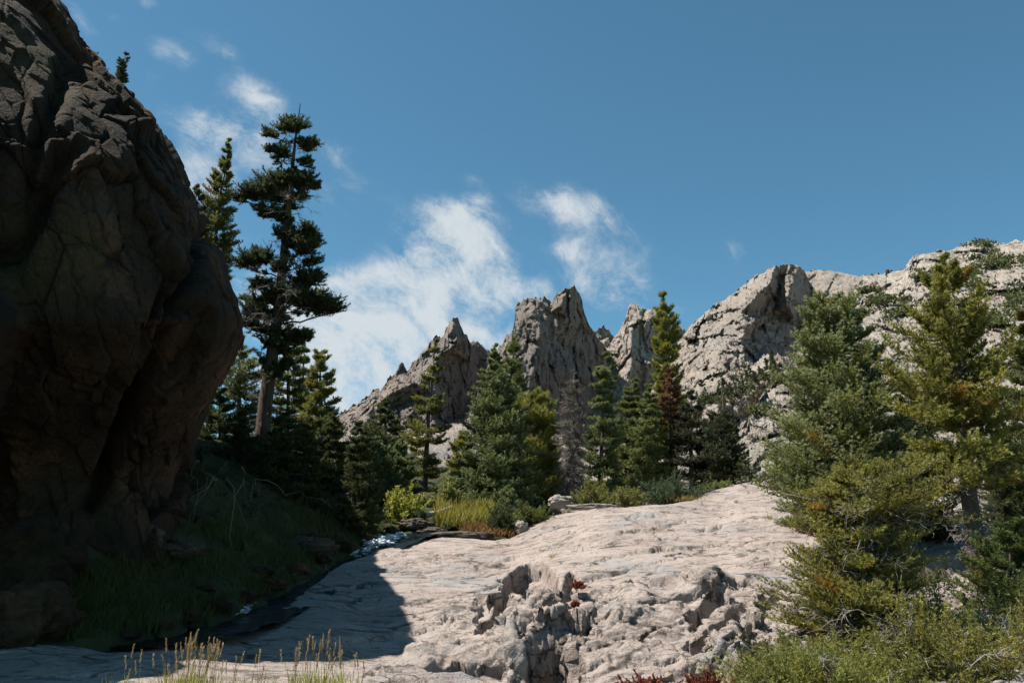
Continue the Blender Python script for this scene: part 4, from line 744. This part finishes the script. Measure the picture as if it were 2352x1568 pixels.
# ---- right hand trees, close by
NEAR = dict(nk=5, ln=.062, wd=.016)
conifer('big frosted fir with pale tipped boughs, left of the two right hand trees', [(1952, 1345), (1948, 1200), (1940, 1000), (1932, 850), (1926, 684)], 19, [(686, 18, 20), (705, 46, 44), (730, 72, 58), (770, 84, 70), (820, 92, 84), (880, 112, 96), (940, 128, 112), (1000, 146, 130), (1060, 160, 150), (1120, 150, 150), (1180, 110, 130)], 91, ((.145, .168, .042), (.34, .365, .19)), 270, 26, 4, 12, .07, .019, .17, (.45, -.22), .2, .85, dead=26, deadv=(1060, 1200), reach=(.62, 1.12), twl=.4, whorl=.72)
conifer('gnarled yellow green pine with a thick dark trunk, highest on the right', [(2256, 1420), (2250, 1320), (2238, 1200), (2222, 1080), (2212, 960), (2196, 820), (2184, 700), (2176, 592)], 16, [(594, 8, 10), (640, 48, 36), (680, 66, 54), (720, 62, 72), (780, 96, 84), (830, 110, 96), (880, 140, 104), (940, 130, 112), (1000, 104, 120), (1060, 120, 130), (1110, 90, 110), (1135, 60, 70)], 92, ((.195, .195, .040), (.33, .315, .10)), 175, 26, 4, 12, .075, .018, .20, (.7, -.1), .25, .6, name='pine_tree', dead=80, deadv=(1080, 1330), reach=(.55, 1.15), gaps=.3, twl=.38, flat=.6)
conifer('fir cut off by the right edge of the picture', [(2392, 1400), (2390, 1200), (2380, 900), (2366, 690)], 18, [(690, 6, 6), (740, 28, 30), (840, 46, 50), (960, 70, 70), (1100, 90, 90), (1250, 100, 100)], 93, ((.105, .122, .036), (.20, .21, .085)), 120, 20, 4, 9, .08, .021, .15, (.4, -.2), .2, .6)
conifer('dark shaded fir between the frosted fir and the gnarled pine', [(2098, 1330), (2098, 1150), (2096, 880)], 21, [(880, 4, 4), (930, 30, 30), (1000, 58, 56), (1080, 80, 80), (1180, 90, 90), (1280, 90, 90)], 94, DARK, 170, 20, 4, 5, .085, .024, .14, (.3, -.25), .06, .3, dead=20, deadv=(1000, 1250))
conifer('low spreading golden fir with grey bare twigs at the frosted fir foot', [(1992, 1570), (1990, 1450), (1984, 1300), (1976, 1150), (1972, 1082)], 14, [(1084, 10, 30), (1110, 60, 190), (1150, 110, 215), (1190, 150, 160), (1240, 90, 110), (1290, 170, 120), (1340, 210, 130), (1400, 180, 120), (1450, 200, 170), (1520, 230, 200)], 95, ((.19, .19, .042), (.33, .31, .10)), 250, 24, 4, 11, .056, .015, .11, (.25, -.15), .28, .6, dead=170, deadv=(1130, 1520), reach=(.5, 1.1), twl=.33, lift=.1)
conifer('bright green young fir in the lower right corner', [(2330, 1640), (2330, 1500), (2326, 1190)], 15, [(1190, 6, 6), (1250, 50, 50), (1320, 80, 70), (1400, 90, 90), (1500, 100, 100), (1600, 110, 110)], 96, ((.09, .125, .036), (.18, .21, .075)), 120, 20, 4, 9, .065, .018, .1, (.4, -.1), .16, .5)
conifer('shaded fir right of the gnarled trunk, at the picture edge', [(2330, 1300), (2326, 1180), (2322, 1000)], 17.5, [(1000, 5, 5), (1050, 30, 36), (1120, 40, 56), (1200, 44, 66), (1280, 44, 70)], 97, ((.08, .10, .036), (.16, .18, .075)), 120, 12, 4, 6, .07, .02, .1, (.3, -.2), .12, .4)
bush('wide mat of krummholz fir along the bottom, nearest the rock face', 1900, 1600, 12.2, 215, 110, 98, ((.15, .165, .038), (.28, .275, .085)), 150, 18, 6, .055, .015, 'krummholz_fir', 'shrub', .2, 80, .5)
bush('krummholz fir mat with many bare grey twigs in the bottom right', 2160, 1600, 12.6, 190, 190, 99, ((.165, .165, .04), (.29, .275, .09)), 150, 18, 6, .055, .015, 'krummholz_fir', 'shrub', .25, 210, .5)
bush('krummholz fir mat at the right edge below the bright green young fir', 2300, 1610, 13.2, 130, 200, 103, ((.13, .15, .04), (.24, .25, .09)), 110, 17, 6, .055, .015, 'krummholz_fir', 'shrub', .15, 60, .5)
bush('krummholz fir mat rising between the golden fir and the gnarled trunk', 2140, 1560, 14.2, 130, 170, 104, ((.12, .135, .038), (.23, .235, .085)), 110, 17, 6, .055, .015, 'krummholz_fir', 'shrub', .2, 90, .5)
bush('dark sprawling fir mat in shade behind the gnarled trunk', 2110, 1430, 16.5, 130, 120, 100, DARK, 110, 10, 5, .075, .022, 'krummholz_fir', 'shrub', .1, 40, .3)
bush('small fir clump at the slab edge under the frosted fir', 1800, 1110, 29.5, 44, 40, 101, ((.07, .088, .034), (.14, .16, .075)), 50, 9, 5, .08, .026, 'krummholz_fir', 'shrub', .15)
# red plants on the slab
def redplant(label, u, v, Y, w, h, seed): bush(label, u, v, Y, w, h, seed, ((.20, .055, .032), (.28, .11, .06)), 40, 8, 5, .035, .022, 'red_plant', 'plant', .1, 0, .4, True)
redplant('patch of red leaved plants at the bottom edge below the dark rock', 1478, 1596, 12.0, 62, 36, 111)
redplant('rusty red plants where the rock meets the fir mat', 1622, 1592, 12.0, 42, 46, 112)
redplant('small red sprig growing in the upper crack of the rock hollow', 1328, 1350, 17.4, 13, 13, 113)
redplant('dull red sprig low in the rock hollow', 1322, 1392, 16.4, 8, 10, 114)
# ---- tiny conifers on the far ledge
bpy.context.view_layer.update()
def hit(name, u, v):
    """forward distance of the surface seen at (u, v)"""
    o = bpy.data.objects[name]; d = Vector(P(u, v, 1.) - np.array([0, 0, EYE])); d.normalize()
    ok, loc, nn, idx = o.ray_cast(Vector((0, 0, EYE)), d)
    return loc.y if ok else None
rs = np.random.RandomState(200)
def scrub(label, mtn, areas, seed, n, size):
    rs = np.random.RandomState(seed); pos = []
    for (u0, v0, a, b, k) in areas:
        for i in range(k):
            u, v = u0 + rs.normal() * a * .5, v0 + rs.normal() * b * .5; Y = hit(mtn, u, v)
            if Y: pos.append(P(u, v, Y))
    pos = np.array(pos); S = np.repeat(pos, n, 0) + rs.normal(size=(len(pos) * n, 3)) * size * np.array([.5, .5, .22]); D = unit(rs.normal(size=S.shape) + np.array([0, -.3, 1.2]))
    h = np.repeat(rs.uniform(.6, 1.4, (len(pos), 1)), n, 0) * np.ones((1, 3))
    V, Fc, C = needles(S[:, None], D[:, None], rs, 2, size * .5, size * .34, .6, (.10, .112, .042), (.14, .15, .06), .4, h)
    tag(mk('scrub', V, Fc, M_leaf, None, False, C), label, None, None, 'stuff')
scrub('dark green scrub patches scattered over the sunny slope', 'mountain.005', [(2250, 562, 30, 8, 16), (2300, 600, 60, 16, 40), (2240, 640, 24, 40, 40), (2330, 690, 16, 46, 40), (2190, 745, 24, 44, 34), (2280, 735, 30, 20, 30), (2030, 690, 60, 7, 36), (1995, 668, 40, 6, 20), (2060, 722, 40, 10, 24), (1925, 780, 16, 26, 14), (1730, 942, 30, 9, 14), (1800, 872, 20, 8, 10), (2120, 640, 30, 14, 16), (2340, 820, 16, 60, 20)], 701, 14, 3.3)
scrub('low green scrub carpeting the tree band on the pale buttress', 'mountain.003', [(1640, 918, 50, 10, 40), (1690, 900, 50, 12, 40), (1740, 872, 50, 14, 46), (1775, 850, 30, 12, 24), (1700, 850, 60, 10, 8), (1810, 790, 30, 10, 6)], 702, 12, 2.2)
scrub('small dark scrub clinging to the left shoulder of the twin summit', 'mountain.002', [(1180, 768, 14, 8, 10), (1192, 790, 12, 16, 8), (1230, 860, 20, 40, 8)], 703, 10, 1.8)
def far_tree(u, v, Y, h, seed, label, group):
    rs = np.random.RandomState(seed); base = P(u, v, Y); H_ = h * Y / F
    root = thing('spruce_tree', label, 'tree', base, group)
    n = 46; t = rs.rand(n) ** .8; az = rs.rand(n) * 6.28; L_ = H_ * .17 * (1.05 - t) * rs.uniform(.6, 1.2, n)
    S = np.stack([t * 0, t * 0, H_ * (.06 + .94 * t)], 1); D = np.stack([np.cos(az), np.sin(az), az * 0 - .3], 1)
    fo, B, TW = spray(S, unit(D), L_ + .2, rs, 4, .4, .1, 2, 3, H_ * .07, H_ * .03, .6, (.045, .062, .03), (.07, .085, .04), .4, 0)
    mk('crown', *fo[:2], M_needle, root, False, fo[2])
    mk('trunk', *tubes(np.array([[[0, 0, -H_ * .08], [0, 0, H_ * .5], [0, 0, H_]]]), np.array([[H_ * .018, H_ * .012, .02]]), 5), M_bark, root)
for i in range(38):
    t = (i + rs.rand()) / 38; u = 1596 + 190 * t; v = np.interp(u, [1600, 1660, 1720, 1785], [930, 910, 882, 848]) + rs.uniform(-12, 10)
    Y = hit('mountain.003', u, v)
    far_tree(u, v, Y, rs.uniform(16, 34) * (1.4 if i in (30, 35) else 1), 300 + i, 'small dark spruce in the band of trees on the ledge of the pale buttress', 'spruces on the buttress ledge')
# ---- grass
def blades(name, label, pts, rs, ln, wd, c0, c1, heads=0, mtl=None, kind='stuff'):
    n = len(pts); az = rs.rand(n) * 6.28; lean = rs.uniform(.05, .6, n); l = ln * rs.uniform(.5, 1.2, n)
    d = np.stack([np.cos(az) * lean, np.sin(az) * lean, np.ones(n)], 1)
    side = unit(np.stack([-np.sin(az) + rs.normal(size=n), np.cos(az) + rs.normal(size=n), np.zeros(n)], 1)) * wd * .5
    mid = pts + d * l[:, None] * .55; tip = pts + d * l[:, None] * np.array([1.25, 1.25, .92])
    V = np.stack([pts - side, pts + side, mid - side * .8, mid + side * .8, tip], 1).reshape(-1, 3); o = np.arange(n)[:, None] * 5
    Fq = np.concatenate([o + np.array([[0, 1, 3]]), o + np.array([[0, 3, 2]]), o + np.array([[2, 3, 4]])])
    f = rs.rand(n, 1); c = np.array(c0) * (1 - f) + np.array(c1) * f; C = np.repeat(c, 5, 0)
    parts = [(V, Fq, C)]
    if heads:
        hs = pts[:heads] ; L_ = ln * rs.uniform(1.2, 2.4, heads); dd = np.stack([rs.normal(size=heads) * .12, rs.normal(size=heads) * .12, np.ones(heads)], 1)
        t = np.linspace(0, 1, 6); st = hs[:, None] + dd[:, None] * (L_[:, None] * t)[..., None]; st[..., 0] += (t ** 2 * .10)[None] * L_[:, None] * rs.normal(size=(heads, 1))
        v3, f3 = tubes(st, np.full((heads, 6), .0022), 3); f3 = np.concatenate([f3[:, :3], f3[:, [0, 2, 3]]])
        parts.append((v3, f3, np.tile(np.array([.30, .20, .09]), (len(v3), 1))))
        tw = st[:, -1:] + dd[:, None] * np.linspace(-.10, .02, 7)[None, :, None]
        fo = needles(tw, np.repeat(dd[:, None], 7, 1), rs, 6, .026, .008, .4, (.40, .30, .15), (.48, .38, .22), .5, np.ones((heads, 3)) * rs.uniform(.7, 1.2, (heads, 1))); parts.append(fo)
    V, Fq, C = join(parts)
    o = mk(name, V, Fq, mtl or M_grass, None, False, C); return tag(o, label, None, None, kind)
rs = np.random.RandomState(400)
def slab_pt(u, v): return P(u, v, SL(np.asarray(u, float), np.asarray(v, float)))
def scatter(us, vs, dens, seed):
    k = np.random.RandomState(seed); n = dens; u = k.uniform(us[0], us[1], n); v = k.uniform(vs[0], vs[1], n); return u, v
# seed-headed grass at the bottom edge
pts = []
for (u0, u1, n, v) in ((230, 300, 30, 1610), (270, 340, 60, 1618), (360, 500, 260, 1604), (400, 470, 120, 1596), (500, 560, 60, 1612), (560, 680, 120, 1606), (670, 790, 260, 1598), (760, 840, 60, 1606)):
    u = rs.uniform(u0, u1, n); v_ = v + rs.normal(size=n) * 10; pts.append(P(u, v_, 9.6 + rs.normal(size=n) * .25))
pts = np.concatenate(pts); rs.shuffle(pts)
blades('tall_grass', 'dry seed headed grass standing along the bottom edge, left of the lit rock', pts, rs, (.25), .010, (.22, .26, .05), (.40, .38, .10), 95)
u, v = rs.uniform(1000, 1130, 1500), rs.uniform(1172, 1214, 1500); pp = P(u, v, np.interp(v, [1172, 1214], [29.3, 27.6])); 
blades('grass', 'bright yellow green grass tuft above the slab by the stream', pp, rs, .55, .03, (.17, .17, .035), (.33, .29, .06))
u, v = rs.uniform(1060, 1180, 700), rs.uniform(1206, 1232, 700); pp = P(u, v, np.interp(v, [1206, 1232], [27.4, 26.4]))
blades('dry_grass', 'short red brown dried growth between the grass tuft and the slab', pp, rs, .22, .03, (.16, .10, .035), (.26, .14, .06))
n = 9000; u = rs.uniform(150, 900, n); t = rs.rand(n); wl = np.interp(u, WAT[:, 0], WAT[:, 1]) - 14; vt = np.interp(u, [150, 300, 600, 900], [1340, 1250, 1160, 1150]); v = wl + (vt - wl) * t
blades('bank_grass', 'dark grass covering the shaded bank under the cliff', P(u, v, BK(u, v)) - np.array([0, 0, .05]), rs, .26, .02, (.055, .068, .018), (.12, .125, .035))
for i, (u0, v0, w, n, c) in enumerate(((1583, 1147, 40, 160, 'rusty grass strip in a crack of the slab crest'), (1765, 1192, 16, 70, 'golden grass tuft in the slab near the frosted fir'), (1277, 1388 - 155, 0, 0, ''), (1268, 1362 - 80, 7, 40, 'tiny yellow tuft high on the slab, uphill of the hollow'), (1240, 1433 - 2, 9, 30, 'tiny moss tuft low on the slab, left of the hollow'))):
    if not n: continue
    u = u0 + rs.normal(size=n) * w * .5; v = v0 + rs.normal(size=n) * 3
    blades('grass_tuft', c, slab_pt(u, v), rs, .14, .016, (.26, .19, .05), (.38, .28, .09))
# ---- loose rocks, dead wood
def boulder(label, u, v, Y, size, seed, mtl=None, rot=0, name='boulder'):
    base = P(u, v, Y); bm = bmesh.new(); bmesh.ops.create_icosphere(bm, subdivisions=5, radius=1.)
    V = np.array([x.co[:] for x in bm.verts]); Fc = np.array([[q.index for q in f.verts] for f in bm.faces]); bm.free()
    s = np.array(size) * Y / F
    h1, e1 = facets(V * 1.1 + seed, seed, .8); h2, e2 = facets(V * 2.8 + seed, seed + 1, .8)
    r = 1 + .22 * h1 + .10 * h2 + .16 * fbm(V * 1.6 + seed, 5, seed) - .05 * np.exp(-(e1 / .06) ** 2)
    V = V * r[:, None] * s; V[:, 2] += s[2] * .6
    c, s_ = math.cos(rot), math.sin(rot); V = V @ np.array([[c, s_, 0], [-s_, c, 0], [0, 0, 1.]])
    o = mk(name, V, Fc, mtl or M_boulder); o.location = [float(q) for q in base]; return tag(o, label, 'boulder')
boulder('upright brown boulder in dappled light at the left bank top', 733, 1168, 27.5, (34, 26, 40), 1, M_darkrock)
boulder('long flat stone half sunk in the shaded bank', 700, 1262, 22.5, (70, 34, 18), 2, M_darkrock, -.25)
boulder('flat grey stone under the upright brown boulder', 690, 1192, 26, (48, 30, 12), 3, M_darkrock)
boulder('big dark boulder at the cliff foot in the far left', 85, 1330, 14.5, (95, 70, 80), 4, M_cliff, .3)
boulder('rough dark boulder at the lower left edge, nearest the stream', 50, 1462, 13.1, (100, 60, 75), 5, M_cliff, .8)
boulder('small dark stone wedged under the overhang', 345, 1255, 17.3, (24, 20, 26), 6, M_darkrock)
boulder('shaded stone on the bank below the hanging dead branches', 420, 1270, 17.9, (42, 26, 18), 7, M_darkrock, .4)
boulder('wet brown boulder at the head of the stream', 952, 1214, 27.2, (34, 22, 15), 8, M_darkrock, .2)
boulder('low brown ledge stone below the grass tuft', 1060, 1236, 26.4, (66, 22, 10), 9, M_darkrock, .05)
boulder('reddish wet stone at the left of the low ledge stone', 992, 1226, 26.8, (30, 16, 9), 10, M_darkrock, .05)
boulder('small cream boulder beside the olive green shrub', 1198, 1222, 26.6, (13, 10, 16), 11)
boulder('pale rounded boulder at the foot of the dead grey spruce', 1290, 1162, 29.5, (34, 20, 14), 12, None, .4)
boulder('flat pale stone right of the dead grey spruce', 1360, 1168, 28, (50, 20, 7), 13, None, 0)
boulder('large shaded boulder with a pale top behind the gnarled trunk', 2140, 1420, 17.2, (66, 44, 62), 14, M_darkrock)
boulder('small white stone right of the gnarled trunk', 2330, 1345, 17, (34, 20, 10), 15)
boulder('pale stone left of the gnarled trunk foot', 2215, 1400, 16.8, (22, 14, 24), 16)
def dead_branch(label, u, v, Y, n, ln, seed, up, name='dead_branch'):
    rs = np.random.RandomState(seed); base = P(u, v, Y); root = thing(name, label, 'dead branch', base)
    bare(root, rs.normal(size=(n, 3)) * np.array([.5, .3, .2]), rs, np.full(n, ln), 'limb', up, .008, 8, M_dead2)
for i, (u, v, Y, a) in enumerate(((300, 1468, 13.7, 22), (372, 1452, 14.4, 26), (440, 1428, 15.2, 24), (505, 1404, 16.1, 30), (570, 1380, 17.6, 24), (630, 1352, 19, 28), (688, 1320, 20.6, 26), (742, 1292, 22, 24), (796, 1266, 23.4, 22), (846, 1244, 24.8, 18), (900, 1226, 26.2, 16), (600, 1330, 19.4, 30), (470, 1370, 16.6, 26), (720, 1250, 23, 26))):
    o = boulder('added dark wet stone in the row that darkens the shaded stream bank', u, v - 4, Y, (a, a * .7, a * .5), 900 + i, M_cliff, i * .7); tag(o, None, None, 'added wet stones lining the stream bank')  # stones added to darken the wet, shaded water edge
dead_branch('tangle of pale roots hanging from the bank under the cliff overhang', 478, 1090, 20, 9, 1.5, 601, (-1.3, -.5))
dead_branch('dry grey branches caught on the bank below the dark conifers', 590, 1130, 24, 9, 1.6, 602, (-1.2, .2))
dead_branch('small dead twigs on the bank just above the water', 640, 1300, 20.2, 5, .8, 603, (-.6, .4))
o = thing('fallen_log', 'thin grey fallen log beside the head of the stream', 'log', P(975, 1190, 28.2))
a = np.array([[0, 0, .1], [.4, .3, .2], [.85, .6, .42]]); mk('trunk', *tubes(np.array([np.stack([np.interp(np.linspace(0, 2, 9), range(3), a[:, i]) for i in range(3)], 1)]), np.linspace(.1, .05, 9)[None], 8), M_dead, o)
